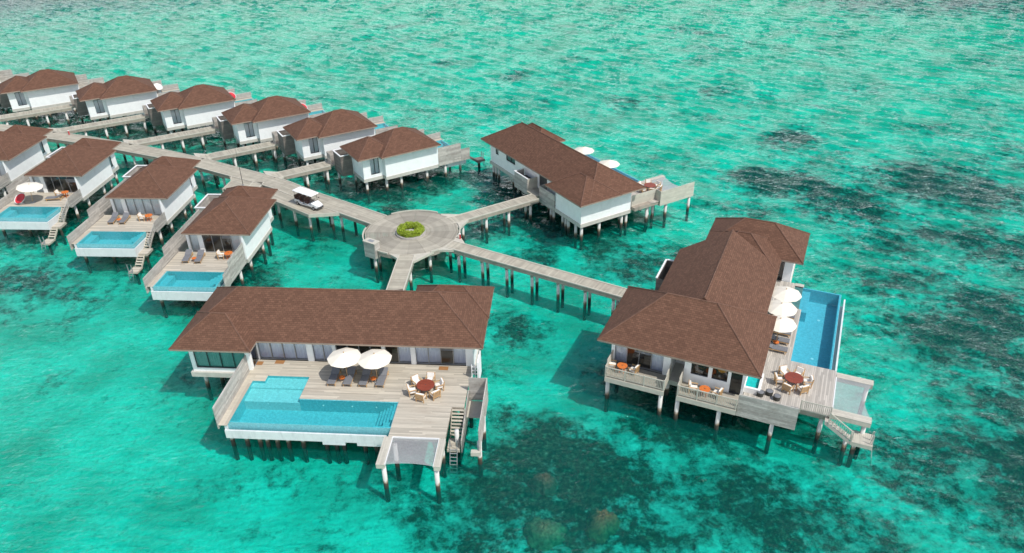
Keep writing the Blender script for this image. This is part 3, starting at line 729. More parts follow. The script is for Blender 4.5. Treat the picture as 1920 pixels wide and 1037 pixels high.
glazing(B, (1.42, 18.9), (1.42, 16.6), 1.1, 2.1, 2, 1, (0, 1), 'blind', fr='dark'); glazing(B, (1.42, 21.7), (1.42, 20.9), 1.1, 2.1, 1, 1, (0,), 'blind', fr='dark')
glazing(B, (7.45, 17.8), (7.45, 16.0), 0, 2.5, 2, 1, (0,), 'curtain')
b = MB(1, D); b.screen((.1, 8.9), (.1, 5.56), -.85, 1.35, t=.08); b.screen((.14, 8.94), (1.26, 8.94), -.6, 1.35); b.build('entry_screen', M['screen'], B)
b = MB(1, D); x0, x1, y0, y1 = -.25, 1.2, 11.1, 14.2
b.screen((x0, y1), (x0, y0), -.65, 1.5, t=.07); b.screen((x0 + .04, y1), (x1, y1), -.65, 1.5)
sh = b.build('shower_court', M['screen'], B)
b = MB(1, D); b.screen((x0 + .04, y0), (x1, y0), -.65, 1.5, t=.07); b.build('shower_wall', M['kerb'], sh)
b = MB(1, D); b.box(x0 - .08, x0 + .08, y0 - .08, y1 + .08, 1.5, 1.58); b.box(x0 + .08, x1, y1 - .08, y1 + .08, 1.5, 1.578); b.build('coping', M['whitepaint'], sh)
b = MB(1, D); b.box(x0 + .1, x1 - .05, y0 + .1, y1 - .1, -.5, -.2); b.box(.3, 1.1, 12.0, 13.6, -.2, .9); b.build('court_floor', M['dark'], sh)
b = MB(1, D); b.planks(-.5, 1.3, 8.98, 11.0, 0, 'y'); b.box(-.45, 1.25, 9.0, 10.98, -.4, -.05); b.build('entry_deck', M['walk'], B)
b = MB(1, D); b.obox((1.42, 10.0, 1.05), (.06, 1.6, 2.1)); b.box(1.35, 1.46, 9.0, 9.15, 0, 2.4); b.box(1.35, 1.46, 10.82, 10.9, 0, 2.4); b.build('entry_door', M['dark'], B)
b = MB(1, D); b.screen((7.75, .3), (11.5, .3), -.6, 1.35); b.screen((11.54, .3), (11.54, -.55), -.6, 1.3); b.screen((11.5, -.62), (17.0, -.62), -.65, 1.3); b.build('privacy_screen', M['kerb'], B)
b = MB(1, D); b.planks(7.6, 10.3, .4, 17.8, 0, 'y'); b.planks(10.3, 14.0, -.5, 5.4, 0, 'y'); b.build('deck', M['deckY'], B)
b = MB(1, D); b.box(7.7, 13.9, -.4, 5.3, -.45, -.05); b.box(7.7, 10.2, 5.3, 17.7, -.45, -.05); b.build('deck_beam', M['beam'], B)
pool(B, 10.4, 13.4, 5.6, 17.2, 'EN', 1.3, 1, 'tile_blue', 'poolwater_blue')
b = MB(1, D); b.box(13.75, 13.9, 5.4, 17.4, -1.4, -.4); b.box(13.57, 13.75, 5.4, 17.4, -1.4, -1.2); b.build('overflow_trough', M['trough'], B)
for y0, y1 in ((-.5, .25), (4.9, 5.5)):
    b = MB(1, D); b.planks(14.0, 17.2, y0, y1, .006, 'x', w=.2); b.box(14.02, 17.18, y0 + .02, y1 - .02, -.5, -.045); b.build('net_beam', M['kerb'], B)
hammock_net(B, 14.05, 17.1, .25, 4.9, -.05, pull='E')
piles(B, [(.6, .6), (.35, 1.4), (3.2, .6), (3.6, 1.2), (6.6, .6), (7.3, .6), (7.0, 1.5), (.5, 3.1), (.6, 3.8), (.7, 4.6), (.6, 6.4), (.6, 7.0), (1.6, 9), (1.7, 11.5), (1.7, 16), (1.7, 17.2), (2.0, 18.2), (1.6, 21.4), (1.6, 22.2), (1.6, 22.9),
          (4, 5), (4, 10), (4, 15), (4, 20), (7.2, 5), (7.2, 10), (7.2, 15), (7.2, 20), (8.5, 22.8), (10.1, .1), (10.7, .6), (11.4, .5), (12.9, -.2), (13.5, .4), (14.2, 1.2), (13.8, 3), (13.6, 5.2), (16.6, -.35)], D - .6)
piles(B, [(12.8, 8), (12.8, 12), (12.8, 16), (10.5, 8), (10.5, 14)], D - 1.5)
piles(B, [(16.9, 5.2)], D - .4)
# ------------------------------------------------------------------ boardwalks
def offset_line(pts, o):
    out = []
    for i, p in enumerate(pts):
        a = Vector(pts[max(0, i - 1)]); b = Vector(pts[min(len(pts) - 1, i + 1)]); d = (b - a).normalized()
        out.append(Vector(p) + Vector((-d.y, d.x)) * o)
    return out
def walk_deck(pts, width, mode='cross', w=.16):
    """boards along or across a centre line; returns (deck builder, kerb builder, beam builder)"""
    dk, kb, bm = MB(), MB(), MB()
    z = D - .03
    if mode == 'cross':
        for p, q in zip(pts, pts[1:]):
            p, q = Vector(p), Vector(q); d = q - p; n = max(1, int(d.length / w)); a = math.atan2(d.y, d.x)
            for k in range(n):
                c = p + d * ((k + .5) / n); dk.obox((c.x, c.y, z - .025), (d.length / n - .012, width - .3, .05), a)
    else:
        n = int(width / .17)
        for i in range(n):
            o0 = -width / 2 + .14 + (width - .28) * i / n; o1 = o0 + (width - .28) / n - .012
            l0 = offset_line(pts, o0); l1 = offset_line(pts, o1)
            for k in range(len(pts) - 1):
                m = max(1, int((Vector(pts[k + 1]) - Vector(pts[k])).length / 2.4))
                for j in range(m):
                    t0, t1 = j / m, (j + 1) / m - .004
                    dk.prism([tuple(l0[k].lerp(l0[k + 1], t0)), tuple(l0[k].lerp(l0[k + 1], t1)), tuple(l1[k].lerp(l1[k + 1], t1)), tuple(l1[k].lerp(l1[k + 1], t0))], z - .05, z)
    for sgn in (-1, 1):
        a = offset_line(pts, sgn * (width / 2 - .13)); b = offset_line(pts, sgn * width / 2); a2 = offset_line(pts, sgn * (width / 2 - .06)); b2 = offset_line(pts, sgn * (width / 2 - .02))
        for k in range(len(pts) - 1):
            kb.prism([tuple(a[k]), tuple(a[k + 1]), tuple(b[k + 1]), tuple(b[k])], z - .06, z + .05)
            bm.prism([tuple(a2[k]), tuple(a2[k + 1]), tuple(b2[k + 1]), tuple(b2[k])], z - .5, z - .063)
    return dk, kb, bm
def pile_line(parent, pts, spacing, half, top=D - .5, r=.17):
    acc = spacing * .5; k = 0
    for p, q in zip(pts, pts[1:]):
        p, q = Vector(p), Vector(q); d = q - p; L = d.length; nrm = Vector((-d.y, d.x)).normalized()
        while acc < L:
            c = p + d * (acc / L)
            cross = MB(); rz = math.atan2(nrm.y, nrm.x); cross.obox((c.x, c.y, D - .66), (2 * half + .5, .2, .28), rz); cross.build('cross_beam', M['beam'], parent)
            for s in (-1, 1):
                e = c + nrm * s * half; MB().cyl(e.x, e.y, -2.75, top - .25, r, 10).build('pile', M['pile'], parent, smooth=True)
            acc += spacing
        acc -= L
def bridge(label, pts, width, group, mode='cross', spacing=4.2, flare=None, name='footbridge', cat='footbridge'):
    t = thing(name, label, cat, (0, 0, 0), 0, group)
    dk, kb, bm = walk_deck(pts, width, mode)
    dk.build('deck', M['walk'], t); kb.build('kerb', M['kerb'], t); bm.build('edge_beam', M['beam'], t)
    if flare:
        f = MB(); f.prism(flare, D - .3, D - .036); f.build('landing', M['kerb'], t)
    pile_line(t, pts, spacing, width / 2 - .35)
    return t
GW = 'footbridges off the main boardwalk and the platform'
main = [(-90, 119.3), (-78, 115.1), (-71, 112.5), (-65.4, 110.4), (-57.3, 106.9), (-49.8, 103.5), (-43.8, 100.3), (-38.7, 97.2), (-33.2, 94.0), (-29.9, 91.8), (-25.3, 88.0), (-20.5, 84.6), (-15.6, 81.0)]
mw = bridge('long weathered main boardwalk running from the round platform to the left edge of the view', main, 2.75, GW, 'along', 4.5, name='boardwalk', cat='boardwalk')
# widened bay where the cart stands, and the one by the small villa
f = MB()
def bay_boards(poly, ang, w=.17):
    """boards filling a convex polygon, laid along ang"""
    c, s = math.cos(ang), math.sin(ang)
    rot = [(x * c + y * s, -x * s + y * c) for x, y in poly]
    y0, y1 = min(p[1] for p in rot), max(p[1] for p in rot); n = int((y1 - y0) / w)
    for k in range(n):
        ya, yb = y0 + (y1 - y0) * k / n + .006, y0 + (y1 - y0) * (k + 1) / n - .006
        def span(y):
            xs = []
            for (xa, y_a), (xb, y_b) in zip(rot, rot[1:] + rot[:1]):
                if (y_a - y) * (y_b - y) <= 0 and abs(y_a - y_b) > 1e-9: xs.append(xa + (xb - xa) * (y - y_a) / (y_b - y_a))
            return (min(xs), max(xs)) if len(xs) > 1 else None
        A1, B1 = span(ya), span(yb)
        if not A1 or not B1: continue
        q = [(A1[0], ya), (A1[1], ya), (B1[1], yb), (B1[0], yb)]
        f.prism([(x * c - y * s, x * s + y * c) for x, y in q], D - .09, D - .04)
bay1 = [(-31.6, 91.6), (-30.1, 87.4), (-24.3, 82.7), (-20.7, 83.1), (-18.6, 82.0), (-24.0, 86.3), (-29.0, 90.4)]
bay_boards([(-31.0, 91.4), (-30.1, 87.4), (-24.3, 82.7), (-20.6, 83.2), (-25.8, 87.6), (-29.4, 90.5)], math.atan2(-4.7, 5.8))
bay_boards([(-38.0, 95.8), (-36.9, 93.2), (-37.2, 90.7), (-34.0, 91.0), (-33.6, 93.2)], math.atan2(-2, 3.2))
f.build('bay_deck', M['walk'], mw)
def edge(parent, pts, name='edge_beam', mat='kerb', h=.42, w=.1):
    e = MB()
    for p, q in zip(pts, pts[1:]):
        p, q = Vector(p), Vector(q); d = q - p; m = (p + q) / 2; e.obox((m.x, m.y, D + .02 - h / 2), (d.length + w * .6, w, h), math.atan2(d.y, d.x))
    e.build(name, M[mat], parent)
edge(mw, [(-30.4, 90.3), (-30.1, 87.4), (-24.3, 82.7), (-20.7, 83.1)]); edge(mw, [(-37.3, 94.8), (-36.9, 93.2), (-37.2, 90.7)])
for x, y in ((-29.4, 87.6), (-26.8, 85.4), (-24.5, 83.5), (-21.9, 84.0), (-36.7, 91.5), (-34.4, 91.6)): MB().cyl(x, y, -2.75, D - .4, .17, 10).build('pile', M['pile'], mw, smooth=True)

def hit(p, d):
    best = None
    for a, b in zip(main, main[1:]):
        a, b = Vector(a), Vector(b); e = b - a; den = d.x * e.y - d.y * e.x
        if abs(den) < 1e-6: continue
        t = ((a.x - p.x) * e.y - (a.y - p.y) * e.x) / den; s = ((a.x - p.x) * d.y - (a.y - p.y) * d.x) / den
        if 0 <= s <= 1 and t > 0: best = t if best is None else min(best, t)
    return best
names = ['nearest the golf cart', 'second along from the golf cart', 'third along from the golf cart', 'fourth along from the golf cart', 'fifth along from the golf cart', 'cut off at the left edge', 'beyond the left edge of the view']
for i, F in enumerate(bframes[:6]):
    e = Vector(F.w(4.3, 12.3)[:2]); d = Vector((-math.sin(F.a), math.cos(F.a))); t = hit(e, d)
    if t is None: continue
    s = e + d * (t - 1.3); n = Vector((-d.y, d.x))
    fl = [tuple(s + n * 2.6 + d * .35), tuple(s - n * 2.6 + d * .35), tuple(s - n * 1.0 - d * 1.4), tuple(s + n * 1.0 - d * 1.4)]
    bridge('footbridge from the main boardwalk to a far row villa, ' + names[i], [tuple(s - d * .2), tuple(e)], 2.0, GW, spacing=2.9, flare=fl)
for i, (F, lb) in enumerate(zip(fv, ['short footbridge behind the villa cut off by the left edge', 'short footbridge behind the villa with the white parasol', 'short footbridge behind the villa with drawn curtains', 'short footbridge behind the villa with the solid screen'])):
    e = Vector(F.w(-1.0 if i < 3 else -2.0, 10.15)[:2]); d = Vector((-math.sin(F.a), math.cos(F.a))); t = hit(e, d)
    if t: bridge(lb, [tuple(e + d * (t - 1.2)), tuple(e)], 1.6, GW, spacing=3.2)
bridge('narrow footbridge from the round platform down to the front villa', [(-11.35, 72.4), (-11.75, 65.1), FA.w(10.3, 15.3)[:2]], 1.85, GW, flare=[(-14.2, 73.6), (-12.3, 71.6), (-10.5, 70.9), (-8.2, 73.3), (-11.3, 74.5)])
bridge('long footbridge from the round platform to the villa on the right', [(-6.9, 74.7), (11.1, 63.8), FC.w(-13.9, 5.0)[:2]], 1.75, GW, spacing=3.1, flare=[(-8.5, 73.4), (-6.4, 73.3), (-5.2, 74.9), (-6.0, 77.0), (-8.4, 75.5)])
bridge('footbridge from the round platform up to the villa with the crowd of piles', [(-7.4, 80.4), (-5.4, 81.5), FB.w(-.45, 9.0)[:2]], 1.75, GW, spacing=3.2, flare=[(-8.4, 82.4), (-6.3, 82.2), (-4.9, 81.0), (-5.9, 78.6), (-8, 79.5)])

# round platform
PC = (-11.4, 77.75); PR = 5.6
pf = thing('round_platform', 'round timber platform of wedge shaped board sectors where the footbridges meet', 'platform', (*PC, 0))
mats = ['walk2', 'walk3', 'walk4']
order = [1, 0, 1, 2, 2, 1, 0, 1, 2, 2, 1, 0, 1, 0, 1, 2]
for s in range(16):
    bld = MB(); r = 1.5
    a0, a1 = R(s * 22.5 + .15), R((s + 1) * 22.5 - .15)
    while r < PR - .2:
        r2 = min(PR - .15, r + .15)
        bld.prism([(r * math.cos(a0), r * math.sin(a0)), ((r2 - .012) * math.cos(a0), (r2 - .012) * math.sin(a0)), ((r2 - .012) * math.cos(a1), (r2 - .012) * math.sin(a1)), (r * math.cos(a1), r * math.sin(a1))], D - .06, D - .01)
        r += .15
    bld.build('board_sector', M[mats[order[s]]], pf)
for a0, a1 in ((-148, -112), (-62, -52), (-18, 22), (62, 122), (168, 212)):
    MB().ring(0, 0, PR - .14, PR, D - .06, D + .1, a0, a1, 64).build('kerb', M['kerb'], pf)
k = MB(); k.ring(0, 0, PR - .1, PR - .02, D - .5, D - .065, 0, 360, 64); k.ring(0, 0, 2.6, 2.75, D - .5, D - .065, 0, 360, 40); k.build('edge_beam', M['beam'], pf)
for r, n in ((4.9, 10), (2.6, 5)):
    for i in range(n):
        a = 2 * math.pi * (i + .3) / n; MB().cyl(r * math.cos(a), r * math.sin(a), -2.75, D - .5, .17, 10).build('pile', M['pile'], pf, smooth=True)

pl = thing('planter', 'low round stone planter ring in the middle of the round platform', 'planter', (-11.45, 77.4, D))
MB().ring(0, 0, 1.52, 1.70, -.02, .2, 0, 360, 40).build('planter_wall', M['planter'], pl)
MB().cyl(0, 0, -.02, .1, 1.51, 32).build('gravel', M['gravel'], pl)
hb = MB()
for i in range(9500):
    a = random.uniform(0, 2 * math.pi); lump = .29 + .035 * math.sin(a * 7 + 1) + .03 * math.sin(a * 13)
    ph = random.uniform(0, 2 * math.pi); rr = lump * (random.random() ** .4) * 1.3
    rad = 1.14 + rr * math.cos(ph) * 1.15; z = .36 + rr * math.sin(ph) * 1.1
    c = Vector((rad * math.cos(a), rad * math.sin(a), max(.12, z)))
    d1 = Vector((random.gauss(0, 1), random.gauss(0, 1), random.gauss(.5, .8))).normalized(); d2 = d1.orthogonal().normalized()
    L = random.uniform(.045, .085); W_ = L * .45
    hb.add([tuple(c - d1 * L), tuple(c + d2 * W_), tuple(c + d1 * L), tuple(c - d2 * W_)], [[0, 1, 2, 3]])
hd = thing('hedge', 'bright yellow green leafy hedge growing in a ring inside the round planter', 'hedge', (-11.45, 77.4, D + .1))
hb.build('foliage', M['leaf'], hd)
st = MB()
for i in range(40):
    a = 2 * math.pi * i / 40; st.tube((1.06 * math.cos(a), 1.06 * math.sin(a), 0), (1.1 * math.cos(a + .05), 1.1 * math.sin(a + .05), .6), .02, 5)
st.build('stem', M['stem'], hd)

cb = thing('service_cabinet', 'board clad service cabinet standing on the edge of the round platform', 'cabinet', (-15.35, 73.75, D), R(-32))
b = MB(); b.screen((-.75, -.4), (.75, -.4), -.9, .95); b.screen((.78, -.38), (.78, .4), -.9, .95); b.screen((-.78, .4), (-.78, -.38), -.9, .95); b.screen((.75, .4), (-.75, .4), -.9, .95); b.build('cladding', M['screen'], cb)
b = MB(); b.box(-.84, .84, -.46, .46, .95, 1.02); b.build('lid', M['kerb'], cb)
b = MB(); b.box(-.35, .35, -.2, .2, 1.02, 1.05); b.build('hatch', M['metal'], cb)
b = MB(); b.cyl(.3, 0, -5.4, -.9, .17, 10); b.build('pile', M['pile'], cb, smooth=True)

for (x, y), lb in (((-5.75, 75.9), 'short red marker post on the platform edge by the long footbridge'), ((-67.6, 112.3), 'short red marker post on the main boardwalk at a footbridge turning')):
    t = thing('marker_post', lb, 'post', (x, y, D), 0, 'red marker posts')
    MB().cyl(0, 0, -.03, .55, .09, 10).build('post', M['red'], t); MB().cyl(0, 0, .55, .6, .11, 10).build('cap', M['whitepaint'], t)
mt = thing('mast', 'thin grey mast standing on the boardwalk bay behind the small villa', 'mast', (-34.9, 91.9, D))
MB().cyl(0, 0, -.05, 3.2, .045, 8, .03).build('pole', M['dark'], mt); MB().cyl(0, 0, 3.2, 5.9, .022, 6, .012).build('tip', M['dark'], mt); MB().cyl(0, 0, -.05, .02, .15, 12).build('foot_plate', M['metal'], mt)

# ------------------------------------------------------------------ golf cart
ct = thing('golf_cart', 'white golf cart with flat white roof and brown seats parked on the boardwalk', 'golf cart', (-24.75, 85.15, D - .03), math.atan2(-2.35, 3.25))
def rbox(b, x0, x1, y0, y1, z0, z1, r=.06):
    """box with chamfered upright edges and top"""
    p = lambda o, z: [(x0 + o, y0 + r, z), (x0 + r, y0 + o, z), (x1 - r, y0 + o, z), (x1 - o, y0 + r, z), (x1 - o, y1 - r, z), (x1 - r, y1 - o, z), (x0 + r, y1 - o, z), (x0 + o, y1 - r, z)]
    v = p(0, z0) + p(0, z1 - r) + p(r * .9, z1)
    f = [list(range(8))[::-1], list(range(16, 24))]
    for l in (0, 8): f += [[l + i, l + (i + 1) % 8, l + 8 + (i + 1) % 8, l + 8 + i] for i in range(8)]
    return b.add(v, f)
b = MB(); b.prism([(-1.9, -.5), (1.3, -.5), (1.3, .5), (-1.9, .5)], .28, .36)
for s in (-1, 1):
    y = s * .58
    b.add([(x, y + s * o, z) for o in (-.12, .0) for x, z in ((-2.0, .45), (-1.9, .75), (-1.2, .72), (-.95, .42), (.2, .40), (.35, .56), (.8, .56), (.9, .36), (-.9, .25), (-1.1, .3), (-1.5, .62), (-1.85, .42))],
          [list(range(12)), list(range(12, 24))[::-1]] + [[i, (i + 1) % 12, 12 + (i + 1) % 12, 12 + i] for i in range(12)])
b.build('body', M['cartwhite'], ct)
b = MB(); b.add([(1.0, -.58, .35), (2.0, -.5, .35), (2.0, .5, .35), (1.0, .58, .35), (1.05, -.58, .85), (1.95, -.46, .62), (1.95, .46, .62), (1.05, .58, .85)],
                [[0, 3, 2, 1], [4, 5, 6, 7], [0, 1, 5, 4], [1, 2, 6, 5], [2, 3, 7, 6], [3, 0, 4, 7]]); b.build('bonnet', M['cartwhite'], ct)
b = MB(); rbox(b, 1.94, 2.06, -.52, .52, .25, .45, .04); b.build('bumper', M['dark'], ct)
b = MB(); rbox(b, -2.0, 1.35, -.68, .68, 1.84, 1.93, .07); b.build('roof', M['cartwhite'], ct)
for x, y, xx in ((1.05, .52, .95), (1.05, -.52, .95), (-.35, .55, -.35), (-.35, -.55, -.35), (-1.85, .52, -1.85), (-1.85, -.52, -1.85)):
    MB().tube((x, y, .6 if x > 1 else .4), (xx, y, 1.86), .022, 6).build('roof_post', M['dark'], ct)
for x in (.15, -.72, -1.6):
    b = MB(); rbox(b, x - .25, x + .27, -.56, .56, .62, .76, .05); sc = b.build('seat', M['seatbrown'], ct)
    b = MB(); b.obox((x - .3, 0, .98), (.1, 1.1, .46), 0, 0, R(-10)); b.build('backrest', M['seatbrown'], sc)
    b = MB(); b.box(x - .22, x + .2, -.5, .5, .36, .62); b.build('seat_box', M['cartwhite'], sc)
for x in (-1.45, 1.42):
    for s in (-1, 1):
        w = MB().tube((x, s * .44, .24), (x, s * .62, .24), .24, 18).build('wheel', M['rubber'], ct, True)
        MB().tube((x, s * .5, .24), (x, s * .63, .24), .13, 14).build('rim', M['metal'], w)
for s in (-1, 1): MB().tube((1.93, s * .34, .52), (2.0, s * .34, .52), .07, 10).build('headlight', M['glass'], ct)
b = MB(); b.tube((.95, .28, .75), (.72, .28, 1.0), .02, 6); b.build('steering_column', M['dark'], ct)
b = MB()
for i in range(14):
    a0, a1 = 2 * math.pi * i / 14, 2 * math.pi * (i + 1) / 14; q = lambda a: (.72 + .1 * math.sin(a), .28 + .17 * math.cos(a), 1.0 + .12 * math.sin(a)); b.tube(q(a0), q(a1), .018, 5)
b.build('steering_wheel', M['dark'], ct)
b = MB(); b.add([(1.07, -.5, .85), (1.07, .5, .85), (.97, .5, 1.82), (.97, -.5, 1.82)], [[0, 1, 2, 3]]); b.build('windscreen', M['glass'], ct)
for s in (-1, 1): MB().obox((1.15, s * .66, 1.2), (.05, .16, .1)).build('mirror', M['dark'], ct)

# ------------------------------------------------------------------ terrace furniture
def make_parasol(label, group, rad=1.43, h=2.28, rise=.5, tilt=0):
    t = thing('parasol', label, 'parasol', group=group)
    n = 8; b = MB(); vs = []; fs = []
    for (rr, zz) in ((0.02, h + rise), (rad * .5, h + rise * .56), (rad, h)):
        for k in range(n * 2):
            a = 2 * math.pi * k / (n * 2); q = rr * (1 if k % 2 == 0 else (.955 if rr > .1 else 1)); z = zz - (0 if k % 2 == 0 else .012 * rr)
            vs.append((q * math.cos(a), q * math.sin(a), z))
    m = n * 2
    for l in (0, m): fs += [[l + i, l + m + i, l + m + (i + 1) % m, l + (i + 1) % m] for i in range(m)]
    b.add(vs, fs); b.add([(x, y, z - .012) for x, y, z in vs], [f[::-1] for f in fs]); b.build('canopy', M['canvas'], t)
    b = MB()
    for k in range(n):
        a = 2 * math.pi * k / n; b.tube((.04 * math.cos(a), .04 * math.sin(a), h + rise - .05), (rad * .97 * math.cos(a), rad * .97 * math.sin(a), h - .02), .012, 5)
        b.tube((.04 * math.cos(a), .04 * math.sin(a), h - .25), (rad * .5 * math.cos(a), rad * .5 * math.sin(a), h + rise * .5), .01, 5)
    b.build('rib', M['teak'], t)
    MB().cyl(0, 0, .05, h + rise + .12, .028, 10).build('pole', M['teak'], t)
    MB().cyl(0, 0, h + rise, h + rise + .1, .05, 10, .03).build('finial', M['teak'], t)
    b = MB(); rbox(b, -.3, .3, -.3, .3, 0, .09, .03); b.build('base', M['metal'], t)
    if tilt:
        for c in t.children:
            if c.name.split('.')[0] != 'base': c.rotation_euler = (0, tilt, 0)
    return t
def make_lounger(label, group, mat='sling'):
    """head towards +y, foot at the origin, 2 m long"""
    t = thing('sun_lounger', label, 'sun lounger', group=group)
    b = MB()
    for s in (-.32, .32): b.box(s - .03, s + .03, 0, 1.98, .24, .31)
    for y in (.03, .65, 1.3, 1.92): b.box(-.29, .29, y, y + .05, .245, .3)
    b.build('frame', M['teak'], t)
    for s in (-.32, .32):
        for y in (.08, 1.78): MB().box(s - .028, s + .028, y, y + .07, 0, .24).build('leg', M['teak'], t)
    b = MB(); rbox(b, -.335, .335, -.02, 1.27, .315, .40, .03); b.build('seat_pad', M[mat], t)
    b = MB(); b.obox((0, 1.62, .53), (.67, .78, .075), 0, R(22)); b.build('back_pad', M[mat], t)
    b = MB()
    for s in (-.25, .25): b.tube((s, 1.75, .28), (s, 1.7, .52), .015, 5)
    b.build('back_strut', M['teak'], t)
    return t
def make_chair(label, group):
    """armchair facing +y"""
    t = thing('armchair', label, 'armchair', group=group); w = .33
    for s in (-1, 1):
        MB().box(s * w - .03, s * w + .03, .26, .32, 0, .6).build('leg', M['teak'], t)
        MB().obox((s * w, -.31, .42), (.06, .06, .86), 0, R(7)).build('leg', M['teak'], t)
        MB().box(s * w - .04, s * w + .04, -.32, .35, .6, .64).build('armrest', M['teak'], t)
    b = MB()
    for k in range(6): b.box(-w + .03, w - .03, -.28 + k * .1, -.2 + k * .1, .3, .33)
    b.box(-w + .03, w - .03, .27, .31, .25, .33); b.box(-w + .03, w - .03, -.31, -.27, .25, .33)
    b.build('seat', M['teak'], t)
    b = MB()
    for k in range(5): b.obox((-w + .11 + k * .11, -.345, .6), (.06, .025, .46), 0, R(7))
    b.obox((0, -.37, .85), (2 * w + .06, .05, .08), 0, R(7)); b.build('backrest', M['teak'], t)
    b = MB(); rbox(b, -w + .03, w - .03, -.25, .33, .335, .47, .05); b.build('seat_cushion', M['cushion'], t)
    b = MB(); b.obox((0, -.24, .68), (2 * w - .08, .12, .44), 0, R(12)); b.build('back_cushion', M['cushion'], t)
    return t
def make_round_table(label, r=.72, h=.73, mat='redwood', name='dining_table', group=None):
    t = thing(name, label, 'table', group=group)
    b = MB(); n = int(2 * r / .1)
    for k in range(n):                         # slatted round top
        y0 = -r + 2 * r * k / n + .004; y1 = -r + 2 * r * (k + 1) / n - .004
        c0 = math.sqrt(max(0, r * r - y0 * y0)); c1 = math.sqrt(max(0, r * r - y1 * y1))
        b.prism([(-c0, y0), (c0, y0), (c1, y1), (-c1, y1)], h - .035, h)
    b.ring(0, 0, r - .03, r + .015, h - .04, h + .002, 0, 360, 40); b.build('tabletop', M[mat], t)
    for k in range(4):
        a = R(45 + 90 * k); MB().tube((r * .62 * math.cos(a), r * .62 * math.sin(a), 0), (r * .5 * math.cos(a), r * .5 * math.sin(a), h - .04), .035, 6).build('leg', M[mat], t)
    MB().cyl(0, 0, h + .003, h + .012, .05, 12).build('hole_cap', M['dark'], t)
    return t
def make_side_table(label, group):
    t = thing('side_table', label, 'side table', group=group)
    MB().cyl(0, 0, .36, .42, .25, 18).build('tabletop', M['orange'], t)
    for k in range(3):
        a = R(120 * k); MB().tube((.2 * math.cos(a), .2 * math.sin(a), 0), (.12 * math.cos(a), .12 * math.sin(a), .36), .018, 6).build('leg', M['teak'], t)
    MB().cyl(0, 0, .42, .5, .1, 12, .07).build('rolled_towel', M['orange'], t)
    return t

protos = {}
def put(kind, F, x, y, turn, label, group, z=D, **kw):
    rz = F.a + R(turn)
    if kind not in protos:
        t = {'parasol': make_parasol, 'lounger': make_lounger, 'chair': make_chair, 'side': make_side_table}[kind](label, group, **kw)
        protos[kind] = t; t.location = F.w(x, y, z); t.rotation_euler.z = rz; return t
    return dup(protos[kind], F.w(x, y, z), rz, label, group)

GP, GL, GC, GS = 'cream parasols on the terraces', 'grey sun loungers on the terraces', 'white cushioned armchairs round the tables', 'small orange side tables'
put('parasol', FA, 8.0, 5.55, 10, 'left of two cream parasols touching over the loungers of the front villa', GP)
put('parasol', FA, 10.55, 5.5, 22, 'right of two cream parasols touching over the loungers of the front villa', GP)
put('parasol', FC, -1.62, 7.1, 0, 'farthest of three cream parasols beside the long blue pool of the right villa', GP)
put('parasol', FC, -1.72, 4.45, 12, 'middle of three cream parasols beside the long blue pool of the right villa', GP)
put('parasol', FC, -1.5, 1.9, 5, 'nearest of three cream parasols by the right villa, half under the roof corner', GP)
put('parasol', FB, 10.2, 13.5, 0, 'farther of two cream parasols showing past the ridge of the villa seen from behind', GP)
put('parasol', FB, 10.15, 8.0, 8, 'nearer of two cream parasols showing past the ridge of the villa seen from behind', GP)
for x, lb in ((6.86, 'lounger nearest the pool shelf of the front villa, mostly in parasol shade'), (8.2, "second lounger from the front villa's pool shelf, with a triangle of sun"),
              (9.52, 'third lounger from the pool shelf of the front villa, its head in shade'), (10.95, 'fourth lounger at the front villa, the only one wholly in the sun')):
    put('lounger', FA, x, 4.5, -1, lb, GL)
for x, lb in ((7.62, 'orange side table between the two shaded loungers of the front villa'), (10.28, 'orange side table beside the sunlit lounger of the front villa')): put('side', FA, x, 5.3, 0, lb, GS)
yl = [(1.1, 'nearest lounger in the poolside row of the right villa'), (2.5, 'second nearest lounger in the poolside row of the right villa'), (3.85, 'third nearest lounger in the row of the right villa, under a parasol edge'),
      (5.25, 'fourth lounger in the row of the right villa, between two parasols'), (6.75, 'fifth lounger in the row of the right villa, under the middle parasol'), (8.1, 'farthest lounger in the row of the right villa')]
for y, lb in yl: put('lounger', FC, -.45, y - .1, 90, lb, GL)
put('side', FC, -1.5, 1.75, 0, 'orange side table between the nearest two loungers of the right villa', GS)
def dining(F, x, y, a0, where, words, gr):
    t = make_round_table('round dark red table ringed by six chairs ' + where)
    t.location = F.w(x, y); t.rotation_euler.z = F.a
    for k in range(6):
        a = a0 + 60 * k; px, py = x + 1.12 * math.cos(R(a)), y + 1.12 * math.sin(R(a))
        put('chair', F, px, py, a + 90 + random.uniform(-7, 7), 'white cushioned armchair ' + words[k], gr)
dining(FA, 14.87, 4.28, 20, 'on the front villa terrace',
       ['on the stair screen side of the front villa table', 'at the front villa table, backing onto the glass wall', 'at the front villa table, corner nearest the loungers',
        'at the front villa table, on the side towards the pool', 'at the front villa table, its slatted back to the camera', 'at the front villa table, on the side towards the stairs'], GC)
dining(FC, .5, -3.3, 15, 'on the right villa terrace',
       ['at the right villa table, on the hammock net side', 'at the right villa table, nearest the blue pool', 'at the right villa table, corner towards the loungers',
        'at the right villa table, towards the roof corner', 'at the right villa table, towards the dark poufs and board screen', 'at the right villa table, towards the railing'], GC)
dining(FB, 12.6, 2.6, 0, 'on the terrace of the many-piled villa',
       ['past the board screen of the villa with many piles, net side', 'behind the board screen of the villa with many piles, pool side', 'by the roof corner of the villa seen from behind, pool side',
        'under the roof corner of the villa seen from behind', 'close against the board screen of the villa seen from behind', 'beside the screen joint of the villa seen from behind'], GC)
